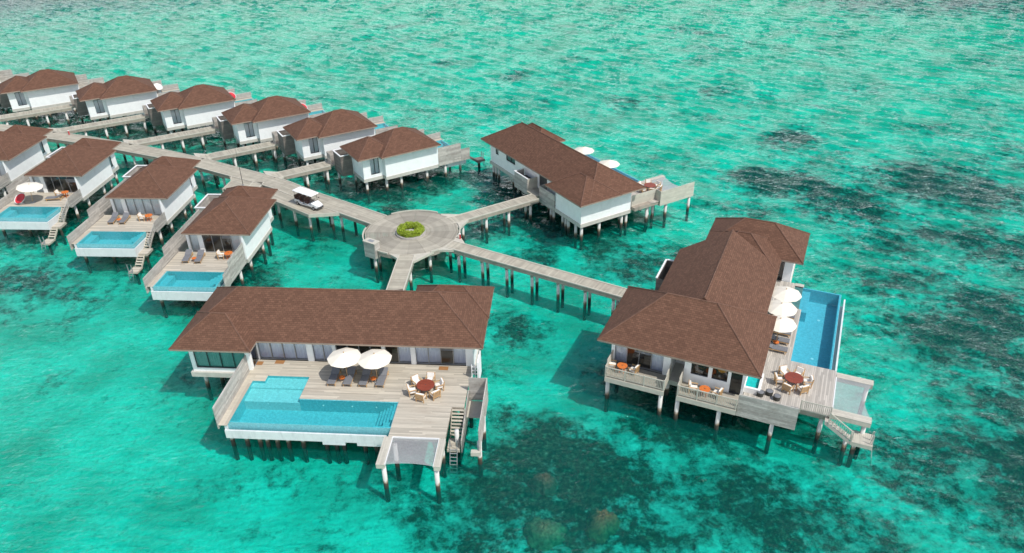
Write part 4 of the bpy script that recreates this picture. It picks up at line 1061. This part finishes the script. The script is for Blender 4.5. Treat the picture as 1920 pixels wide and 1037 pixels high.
for i, (x, y, w, lb) in enumerate(((-.25, 7.35, .55, 'coir doormat on the front villa terrace beside the wing'), (1.45, 7.6, .8, 'coir doormat before the curtained doors near the wing of the front villa'), (15.85, 7.45, .8, 'coir doormat before the doors behind the dining table of the front villa'))):
    t = thing('doormat', lb, 'doormat', FA.w(x, y, D), FA.a, 'doormats on the front villa terrace'); MB().box(-w / 2, w / 2, -.24, .24, .001, .025).build('mat', M['mat'], t)
# balcony sets of the right villa
for (x, y), wh in (((-12.9, -7.1), 'left'), ((-5.9, -7.5), 'right')):
    t = make_round_table('small orange round table on the %s balcony of the right villa' % wh, .42, .7, 'orange', 'bistro_table', 'orange balcony tables'); t.location = FC.w(x, y); t.rotation_euler.z = FC.a
    put('chair', FC, x - .95, y + .15, -80, 'white cushioned armchair left of the table on the %s balcony' % wh, 'balcony armchairs')
    put('chair', FC, x + .95, y + .2, 75, 'white cushioned armchair right of the table on the %s balcony' % wh, 'balcony armchairs')
for i, (x, y) in enumerate(((-1.75, -5.75), (-1.1, -5.35), (-.45, -5.75))):
    t = thing('pouf', ['dark woven pouf nearest the turquoise tub of the right villa', 'dark woven pouf in the middle of three by the board screen', 'dark woven pouf nearest the railing of three by the board screen'][i], 'pouf', FC.w(x, y), 0, 'dark woven poufs by the screen')
    MB().cyl(0, 0, 0, .38, .27, 16, .3).build('body', M['wicker'], t); MB().cyl(0, 0, .38, .43, .27, 16, .2).build('top_pad', M['sling'], t)
tb = thing('hot_tub', 'square white tub with turquoise water tucked behind the board screen', 'hot tub', FC.w(-2.5, -4.6), FC.a)
b = MB(); b.box(-.7, .7, -1.2, -1.0, 0, .5); b.box(-.7, .7, 1.0, 1.2, 0, .5); b.box(-.7, -.5, -1.0, 1.0, 0, .5); b.box(.5, .7, -1.0, 1.0, 0, .5); b.box(-.5, .5, -1, 1, 0, .1); b.build('shell', M['whitepaint'], tb)
b = MB(); b.add([(-.5, -1, .42), (.5, -1, .42), (.5, 1, .42), (-.5, 1, .42)], [[0, 1, 2, 3]]); b.build('water', M['poolwater'], tb); MB().box(-.49, .49, -.99, .99, .1, .16).build('liner', M['towel'], tb)
# small villa terraces
put('lounger', fv[3], -2.3, -2.45, 8, 'lounger on the left at the small villa with the solid screen', GL)
put('lounger', fv[3], -.92, -2.5, 8, 'lounger on the right at the small villa with the solid screen', GL)
put('side', fv[3], -1.5, -1.9, 0, 'orange side table between the loungers of the villa with the solid screen', GS)
put('lounger', fv[2], -2.1, -2.4, 6, 'lounger on the left before the drawn white curtains', GL)
put('lounger', fv[2], -.75, -2.4, 6, 'lounger on the right before the drawn white curtains', GL)
put('side', fv[2], -1.35, -1.7, 0, 'orange side table between the loungers before the drawn curtains', GS)
for F, lb in ((fv[3], 'by the solid screen of the small villa'), (fv[2], 'before the drawn white curtains'), (fv[1], 'on the terrace with the white parasol')):
    t = make_round_table('small orange round table ' + lb, .42, .7, 'orange', 'bistro_table', 'orange terrace tables'); t.location = F.w(2.05, -1.15); t.rotation_euler.z = F.a
    put('chair', F, 1.2, -1.1, -85, 'white cushioned armchair at the small orange table ' + lb, 'terrace armchairs')
put('lounger', fv[1], .1, -2.2, -82, 'lounger lying crosswise on the terrace with the white parasol', GL)
pu = make_parasol('white parasol leaning over the terrace of a small villa', GP, 1.5, 2.15, .35, R(8)); pu.location = fv[1].w(-1.3, -2.9); pu.rotation_euler.z = fv[1].a
def pod(F, x, y, turn, label, cushion='red', lift=0.0):
    t = thing('pod_chair', label, 'pod chair', F.w(x, y), F.a + R(turn), 'round pod chairs on the terraces')
    b = MB(); n = 20
    rings = [(.12, -.28), (.45, -.22), (.68, -.04), (.78, .12)]; vs = []; fs = []
    for r, z in rings:
        for k in range(n): a = 2 * math.pi * k / n; vs.append((r * math.cos(a), r * math.sin(a), z))
    for l in range(3): fs += [[l * n + i, l * n + (i + 1) % n, (l + 1) * n + (i + 1) % n, (l + 1) * n + i] for i in range(n)]
    fs.append(list(range(n))[::-1])
    m = Matrix.Translation((0, 0, .62 + lift)) @ Matrix.Rotation(R(38), 4, 'X')
    b.add([tuple(m @ Vector(v)) for v in vs], fs); b.build('bowl', M['whitepaint'], t)
    b = MB(); vs = []
    for r, z in ((.0, .02), (.4, .05), (.66, .12), (.7, .06)):
        for k in range(n): a = 2 * math.pi * k / n; vs.append(tuple(m @ Vector((r * math.cos(a), r * math.sin(a), z))))
    b.add(vs, [[l * n + i, l * n + (i + 1) % n, (l + 1) * n + (i + 1) % n, (l + 1) * n + i] for l in range(3) for i in range(n)]); b.build('cushion', M[cushion], t)
    MB().cyl(0, 0, 0, .4 + lift, .34, 16, .26).build('base', M['metal'], t)
pod(fv[1], -2.6, -3.1, -20, 'round pod chair with a red seat beside the leaning white parasol')
for i, lb, cu in ((2, 'red seated pod chair past the roof corner of the third far row villa', 'red'), (3, 'red seated pod chair showing against the white screen of the fourth far row villa', 'red'), (4, 'pale pod chair past the roof corner of the fifth far row villa', 'cushion')):
    pod(bframes[i], 3.45, -1.75, -60, lb, cu, .45)
# ------------------------------------------------------------------ sea bed and water
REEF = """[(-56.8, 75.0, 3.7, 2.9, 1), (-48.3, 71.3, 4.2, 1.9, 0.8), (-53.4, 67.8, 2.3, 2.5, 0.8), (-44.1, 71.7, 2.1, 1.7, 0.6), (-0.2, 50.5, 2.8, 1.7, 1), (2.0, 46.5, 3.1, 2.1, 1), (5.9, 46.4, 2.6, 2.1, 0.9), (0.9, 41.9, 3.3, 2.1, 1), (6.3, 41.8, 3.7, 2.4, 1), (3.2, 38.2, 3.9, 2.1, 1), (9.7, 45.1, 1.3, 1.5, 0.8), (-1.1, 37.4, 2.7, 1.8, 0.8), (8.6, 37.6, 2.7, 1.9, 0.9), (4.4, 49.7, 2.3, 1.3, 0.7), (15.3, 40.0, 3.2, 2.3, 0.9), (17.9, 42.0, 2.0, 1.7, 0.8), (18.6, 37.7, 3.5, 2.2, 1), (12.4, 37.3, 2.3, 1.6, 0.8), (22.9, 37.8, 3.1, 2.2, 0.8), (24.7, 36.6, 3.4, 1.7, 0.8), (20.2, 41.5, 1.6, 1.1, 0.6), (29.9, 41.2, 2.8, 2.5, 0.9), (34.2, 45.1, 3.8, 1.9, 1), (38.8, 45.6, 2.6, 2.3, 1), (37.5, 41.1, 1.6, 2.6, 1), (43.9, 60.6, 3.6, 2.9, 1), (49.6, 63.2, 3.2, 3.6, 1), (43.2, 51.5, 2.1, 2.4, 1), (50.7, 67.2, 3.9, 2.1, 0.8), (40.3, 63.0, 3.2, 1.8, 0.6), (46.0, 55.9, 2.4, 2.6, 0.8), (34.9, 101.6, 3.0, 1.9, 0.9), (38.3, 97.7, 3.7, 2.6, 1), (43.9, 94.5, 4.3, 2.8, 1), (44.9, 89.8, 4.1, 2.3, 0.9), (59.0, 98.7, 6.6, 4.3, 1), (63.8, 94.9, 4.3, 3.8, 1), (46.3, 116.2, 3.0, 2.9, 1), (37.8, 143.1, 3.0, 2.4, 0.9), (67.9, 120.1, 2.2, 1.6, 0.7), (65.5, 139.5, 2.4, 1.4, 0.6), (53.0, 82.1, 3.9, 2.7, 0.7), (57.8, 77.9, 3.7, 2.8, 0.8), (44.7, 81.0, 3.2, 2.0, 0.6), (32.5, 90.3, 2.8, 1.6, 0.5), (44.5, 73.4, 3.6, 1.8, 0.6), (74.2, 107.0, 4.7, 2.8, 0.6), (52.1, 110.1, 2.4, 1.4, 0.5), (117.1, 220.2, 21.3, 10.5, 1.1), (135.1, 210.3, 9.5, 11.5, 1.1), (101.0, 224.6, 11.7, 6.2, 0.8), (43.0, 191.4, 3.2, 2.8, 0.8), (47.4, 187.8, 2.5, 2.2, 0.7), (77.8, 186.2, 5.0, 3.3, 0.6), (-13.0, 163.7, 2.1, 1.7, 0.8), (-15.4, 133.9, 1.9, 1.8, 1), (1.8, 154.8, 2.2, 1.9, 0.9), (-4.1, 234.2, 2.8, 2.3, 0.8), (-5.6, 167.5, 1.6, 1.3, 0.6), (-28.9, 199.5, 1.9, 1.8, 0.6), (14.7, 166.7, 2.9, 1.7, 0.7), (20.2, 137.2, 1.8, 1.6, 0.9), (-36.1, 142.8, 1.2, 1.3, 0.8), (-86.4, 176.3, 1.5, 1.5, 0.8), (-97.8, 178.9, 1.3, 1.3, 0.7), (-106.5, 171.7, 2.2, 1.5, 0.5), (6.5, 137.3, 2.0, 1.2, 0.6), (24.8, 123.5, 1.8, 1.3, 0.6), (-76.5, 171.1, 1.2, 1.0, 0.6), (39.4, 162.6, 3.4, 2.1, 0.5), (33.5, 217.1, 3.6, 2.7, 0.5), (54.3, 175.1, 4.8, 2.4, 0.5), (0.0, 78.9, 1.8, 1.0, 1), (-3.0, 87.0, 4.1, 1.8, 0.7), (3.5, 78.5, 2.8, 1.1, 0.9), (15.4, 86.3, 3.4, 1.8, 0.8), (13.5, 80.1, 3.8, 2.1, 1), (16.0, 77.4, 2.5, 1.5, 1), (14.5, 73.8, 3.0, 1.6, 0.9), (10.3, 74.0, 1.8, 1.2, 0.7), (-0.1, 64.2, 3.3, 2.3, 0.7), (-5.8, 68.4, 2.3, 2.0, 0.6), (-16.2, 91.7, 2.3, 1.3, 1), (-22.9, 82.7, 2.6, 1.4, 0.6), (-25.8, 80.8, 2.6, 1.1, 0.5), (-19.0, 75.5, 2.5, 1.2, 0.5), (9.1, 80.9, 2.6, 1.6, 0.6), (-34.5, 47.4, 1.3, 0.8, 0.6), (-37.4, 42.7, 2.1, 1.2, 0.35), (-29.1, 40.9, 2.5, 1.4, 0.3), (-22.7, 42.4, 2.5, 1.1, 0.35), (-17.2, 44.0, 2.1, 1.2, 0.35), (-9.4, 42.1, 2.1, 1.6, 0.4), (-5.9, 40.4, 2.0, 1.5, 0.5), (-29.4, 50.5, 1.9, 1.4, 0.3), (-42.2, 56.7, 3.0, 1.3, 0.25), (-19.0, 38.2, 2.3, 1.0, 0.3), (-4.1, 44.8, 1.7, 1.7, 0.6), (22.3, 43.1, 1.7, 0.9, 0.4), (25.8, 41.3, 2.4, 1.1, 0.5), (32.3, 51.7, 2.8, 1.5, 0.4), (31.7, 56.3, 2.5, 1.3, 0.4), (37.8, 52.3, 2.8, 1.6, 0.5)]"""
REEF = eval(REEF)
fx = np.arange(-130, 135.1, 1.0); fy = np.arange(22, 235.1, 1.0)
xs = np.concatenate(([-3000, -1200, -500, -250, -170], fx, [170, 250, 500, 1200, 3000])); ys = np.concatenate(([-600, -120, -20, 10], fy, [255, 300, 400, 700, 1500, 4000]))
X, Y = np.meshgrid(xs, ys)
rng = np.random.default_rng(3)
def vnoise(x, y, sc, seed):
    r = np.random.default_rng(seed); g = r.random((256, 256)); x = x / sc; y = y / sc
    i = np.floor(x).astype(int); j = np.floor(y).astype(int); u = x - i; v = y - j; u = u * u * (3 - 2 * u); v = v * v * (3 - 2 * v)
    G_ = lambda a, b: g[a % 256, b % 256]
    return (G_(i, j) * (1 - u) + G_(i + 1, j) * u) * (1 - v) + (G_(i, j + 1) * (1 - u) + G_(i + 1, j + 1) * u) * v
wx = X + 3.0 * (vnoise(X, Y, 4.0, 1) - .5) + 1.5 * (vnoise(X, Y, 1.7, 2) - .5); wy = Y + 3.0 * (vnoise(X, Y, 4.0, 4) - .5) + 1.5 * (vnoise(X, Y, 1.7, 5) - .5)
reef = np.zeros_like(X)
for x, y, rx, ry, s in REEF:
    s *= .72 if y > 115 else (.84 if x > 25 else .95)
    d = np.sqrt(((wx - x) / (rx * 1.25)) ** 2 + ((wy - y) / (ry * 1.4)) ** 2)
    reef = np.maximum(reef, s * .82 * np.clip(1.3 - d * .72, 0, 1))
def under(F, x, y, rx, ry, v):                     # shade under the buildings, painted into the seabed as extra dark coral
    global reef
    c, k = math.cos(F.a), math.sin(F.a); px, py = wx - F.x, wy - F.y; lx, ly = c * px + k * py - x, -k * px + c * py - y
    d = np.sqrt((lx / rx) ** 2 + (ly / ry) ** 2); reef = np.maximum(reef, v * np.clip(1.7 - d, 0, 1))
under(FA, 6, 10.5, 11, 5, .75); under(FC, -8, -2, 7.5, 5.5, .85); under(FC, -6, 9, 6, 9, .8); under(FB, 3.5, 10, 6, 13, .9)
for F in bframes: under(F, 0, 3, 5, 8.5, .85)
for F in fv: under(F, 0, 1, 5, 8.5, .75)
reef += .34 * (vnoise(X, Y, 9, 7) - .5) + .45 * (vnoise(X, Y, 3.3, 8) - .5) + .3 * (vnoise(X, Y, 1.4, 12) - .5) + .24 * np.clip((X - 14) / 28, 0, 1) * np.clip((150 - Y) / 60, 0, 1) + .22 * np.exp(-(((X - 8) / 13) ** 2 + ((Y - 42) / 7) ** 2)) - .2 * np.exp(-(((X + 32) / 16) ** 2 + ((Y - 50) / 12) ** 2))
far = np.clip((np.hypot(X, Y) - 225) / 60, 0, 1); reef = np.maximum(reef, far * .8)
Z = -1.55 + .45 * np.clip(reef, 0, 1) * (.3 + vnoise(X, Y, 1.6, 9)) + .22 * (vnoise(X, Y, 14, 10) - .5) + .1 * (vnoise(X, Y, 2.2, 11) - .5)
ny, nx = X.shape
verts = np.stack([X, Y, Z], -1).reshape(-1, 3)
idx = np.arange(nx * ny).reshape(ny, nx)
faces = np.stack([idx[:-1, :-1], idx[:-1, 1:], idx[1:, 1:], idx[1:, :-1]], -1).reshape(-1, 4)
me = bpy.data.meshes.new('seabed'); me.from_pydata(verts.tolist(), [], faces.tolist())
at = me.attributes.new('reef', 'FLOAT', 'POINT'); at.data.foreach_set('value', reef.reshape(-1).astype(np.float32))  # coral patches plus the painted shade below the villas
for p in me.polygons: p.use_smooth = True
me.update()
sb = bpy.data.objects.new('seabed', me); col.objects.link(sb); sb['kind'] = 'structure'
def seabed_mat():
    m, nt, out = new_mat('sand_coral_and_shade'); n = N(nt)
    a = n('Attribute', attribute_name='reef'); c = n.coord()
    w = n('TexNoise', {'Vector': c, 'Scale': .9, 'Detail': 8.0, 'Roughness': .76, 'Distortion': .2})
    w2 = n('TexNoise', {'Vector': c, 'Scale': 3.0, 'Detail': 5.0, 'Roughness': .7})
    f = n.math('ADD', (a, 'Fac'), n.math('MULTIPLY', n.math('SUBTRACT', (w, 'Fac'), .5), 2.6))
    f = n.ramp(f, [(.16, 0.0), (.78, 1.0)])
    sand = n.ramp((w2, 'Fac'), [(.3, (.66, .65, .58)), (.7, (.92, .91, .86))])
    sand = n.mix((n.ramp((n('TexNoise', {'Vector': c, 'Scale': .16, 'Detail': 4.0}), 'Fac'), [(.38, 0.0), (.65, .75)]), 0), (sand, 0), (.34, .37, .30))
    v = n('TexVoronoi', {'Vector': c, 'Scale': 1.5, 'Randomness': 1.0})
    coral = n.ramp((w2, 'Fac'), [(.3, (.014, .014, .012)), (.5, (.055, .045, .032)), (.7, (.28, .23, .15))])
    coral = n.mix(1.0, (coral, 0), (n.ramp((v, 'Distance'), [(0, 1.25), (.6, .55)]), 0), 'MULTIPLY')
    k = n.mix((f, 0), sand, coral)  # the coral colour also paints the shade under the villas
    b = n('Bump', {'Strength': .6, 'Distance': .25, 'Height': (w2, 'Fac')})
    p = n('BsdfPrincipled', {'Base Color': k, 'Roughness': .95, 'Specular IOR Level': 0.0, 'Normal': b})
    nt.links.new(p.outputs[0], out.inputs[0]); return m
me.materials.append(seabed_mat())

def coral_head(x, y, z, r, h, label, base):
    t = thing('coral_head', label, 'coral', (x, y, z)); b = MB(); vs = []; fs = []; n, m = 40, 14
    for j in range(m + 1):
        ph = math.pi / 2 * j / m
        for i in range(n):
            a = 2 * math.pi * i / n; rr = r * math.cos(ph) * (1 + .13 * math.sin(2 * a + x) + .10 * math.sin(3 * a + 1 + y) + .06 * math.sin(7 * a)); q = 1 + random.uniform(-.10, .10)
            vs.append((rr * q * math.cos(a), rr * q * math.sin(a), h * math.sin(ph) * q))
    for j in range(m): fs += [[j * n + i, j * n + (i + 1) % n, (j + 1) * n + (i + 1) % n, (j + 1) * n + i] for i in range(n)]
    b.add(vs, fs); b.build('coral', surf(label.split()[0] + '_coral', base, .95, .7, 3.5, bump=1.0), t, True)
coral_head(6.2, 38.2, -1.6, 1.3, 1.54, 'brown round coral head just under the surface at the bottom edge', (.17, .10, .045))
coral_head(2.0, 37.6, -1.6, 1.4, 1.35, 'pale green coral head beside the brown one at the bottom edge', (.15, .13, .07))
coral_head(2.2, 42.2, -1.6, 1.0, 1.45, 'reddish coral head among the dark corals off the front villa stairs', (.13, .065, .04))

def water_mat():
    m, nt, out = new_mat('sea_water'); n = N(nt)
    mid = n('TexNoise', {'Vector': n.coord((.9, 2.0, 1), (0, 0, R(34))), 'Scale': 1.0, 'Detail': 5.0, 'Roughness': .65, 'Distortion': .6})
    fine = n('TexNoise', {'Vector': n.coord((2.4, 4.2, 1), (0, 0, R(20))), 'Scale': 1.0, 'Detail': 4.0, 'Roughness': .65})
    h = n.math('ADD', n.math('MULTIPLY', (mid, 'Fac'), .5), n.math('MULTIPLY', (fine, 'Fac'), .14))
    b = n('Bump', {'Strength': 1.0, 'Distance': .34, 'Height': h})
    f = n('Fresnel', {'IOR': 1.34, 'Normal': b})
    tr = n('BsdfTransparent', {'Color': (1, 1, 1)}); df = n('BsdfDiffuse', {'Color': (.004, .50, .41), 'Normal': b})
    body = n('MixShader', {0: .08, 1: tr, 2: df})
    gl = n('BsdfGlossy', {'Roughness': .03, 'Normal': b})
    mx = n('MixShader', {0: f, 1: body, 2: gl})
    vol = n('VolumeAbsorption', {'Color': (.02, .981, .949), 'Density': 1.35})
    nt.links.new(mx.outputs[0], out.inputs['Surface']); nt.links.new(vol.outputs[0], out.inputs['Volume']); return m
# the sea surface: a sheet of wind waves, finer towards the villas, closed below so that the water has depth
def steps(a, b, s0, s1):
    out = [a]
    while out[-1] < b: out.append(out[-1] + s0 + (s1 - s0) * (out[-1] - a) / (b - a))
    return np.array(out)
wxs = np.concatenate(([-2950, -900, -350, -220, -175], np.arange(-152, 150, .4), [165, 220, 400, 1000, 2950])); wys = np.concatenate(([-550, -60, 5], steps(22, 250, .3, .6), [275, 340, 500, 1200, 3900]))
WX, WY = np.meshgrid(wxs, wys); H = np.zeros_like(WX)
rw = np.random.default_rng(11)
for q in range(70):
    lam = math.exp(rw.uniform(math.log(1.05), math.log(3.8))); th = R(54) + rw.normal(0, .30); kk = 2 * math.pi / lam
    amp = .0118 * lam ** .6 * rw.uniform(.5, 1.2)
    H += amp * np.cos(kk * (math.cos(th) * WX + math.sin(th) * WY) + rw.uniform(0, 6.283))
H *= (.8 + .4 * vnoise(WX, WY, 17, 21)) * (.55 + .45 * np.clip((np.hypot(WX + 25, WY - 40) - 25) / 45, 0, 1))
H = H + .8 * np.clip(H, 0, 1) ** 2 - .005
H[(WX < -153) | (WX > 151) | (WY < 20) | (WY > 255)] = 0
nr, nc = WX.shape; top = np.stack([WX, WY, H], -1).reshape(-1, 3); gi = np.arange(nr * nc).reshape(nr, nc)
quads = np.stack([gi[:-1, :-1], gi[:-1, 1:], gi[1:, 1:], gi[1:, :-1]], -1).reshape(-1, 4).tolist()
base = nr * nc
rim = list(gi[0, :]) + list(gi[1:, -1]) + list(gi[-1, -2::-1]) + list(gi[-2:0:-1, 0])
vall = top.tolist() + [(top[r][0], top[r][1], -6.0) for r in rim]
m_ = len(rim)
quads += [[int(rim[(k + 1) % m_]), int(rim[k]), base + k, base + (k + 1) % m_] for k in range(m_)]
quads.append([base + k for k in range(m_)][::-1])
wme = bpy.data.meshes.new('water'); wme.from_pydata(vall, [], quads); wme.update()
wme.polygons.foreach_set('use_smooth', [True] * (len(quads) - 1 - m_) + [False] * (m_ + 1))
wme.materials.append(water_mat())
wt = bpy.data.objects.new('water', wme); col.objects.link(wt); wt['kind'] = 'structure'

# ------------------------------------------------------------------ light, sky, camera
to_sun = Vector((.77 * math.cos(R(54.8)), -.636 * math.cos(R(54.8)), math.sin(R(54.8))))
sl = bpy.data.lights.new('sun', 'SUN'); sl.energy = 3.5; sl.angle = R(.55); sl.color = (1, .955, .89)
so = bpy.data.objects.new('sun', sl); col.objects.link(so); so.rotation_euler = (-to_sun).to_track_quat('-Z', 'Y').to_euler(); so.location = (60, -40, 120)
wd = bpy.data.worlds.new('World'); scene.world = wd; wd.use_nodes = True
nt = wd.node_tree; bg = nt.nodes['Background']; sk = nt.nodes.new('ShaderNodeTexSky'); sk.sky_type = 'NISHITA'; sk.sun_disc = False
sk.sun_elevation = R(54.8); sk.sun_rotation = math.atan2(to_sun.x, to_sun.y); sk.air_density = 1.0; sk.dust_density = 1.5; sk.ozone_density = 1.0
n = N(nt)
tc = nt.nodes.new('ShaderNodeTexCoord'); mp = n('Mapping', {'Scale': (1, 1, 2.6)}); nt.links.new(tc.outputs['Generated'], mp.inputs['Vector'])
cl = n('TexNoise', {'Vector': mp, 'Scale': 2.2, 'Detail': 7.0, 'Roughness': .6, 'Distortion': .3})
sz = n('SeparateXYZ', {0: (tc, 'Generated')})
low = n.ramp((sz, 2), [(0.0, .56), (.28, .45), (.56, .0)])       # cloud banked near the horizon
cm = n.ramp(n.math('ADD', n.math('MULTIPLY', (cl, 'Fac'), .8), (low, 0)), [(.55, 0.0), (.9, 1.0)])
cc = n.mix((cm, 0), (sk, 0), (9.2, 9.5, 9.7))
nt.links.new(cc[0].outputs[2], bg.inputs[0]); bg.inputs[1].default_value = .145
cam = bpy.data.cameras.new('camera'); cam.sensor_width = 36; cam.sensor_fit = 'HORIZONTAL'; cam.lens = 1428.37 / 1920 * 36; cam.clip_start = .5; cam.clip_end = 8000
co = bpy.data.objects.new('camera', cam); col.objects.link(co); co.location = (0, 0, 42.7)
co.matrix_world = Matrix.Translation((0, 0, 42.7)) @ Matrix.Rotation(math.pi / 2 - .536077, 4, 'X') @ Matrix.Rotation(-.01688, 4, 'Z')
scene.camera = co
vs = scene.view_settings; vs.view_transform = 'Standard'; vs.look = 'None'; vs.exposure = .05; vs.gamma = 1
scene.cycles.max_bounces = 8; scene.cycles.transparent_max_bounces = 16
scene.cycles.use_denoising = True
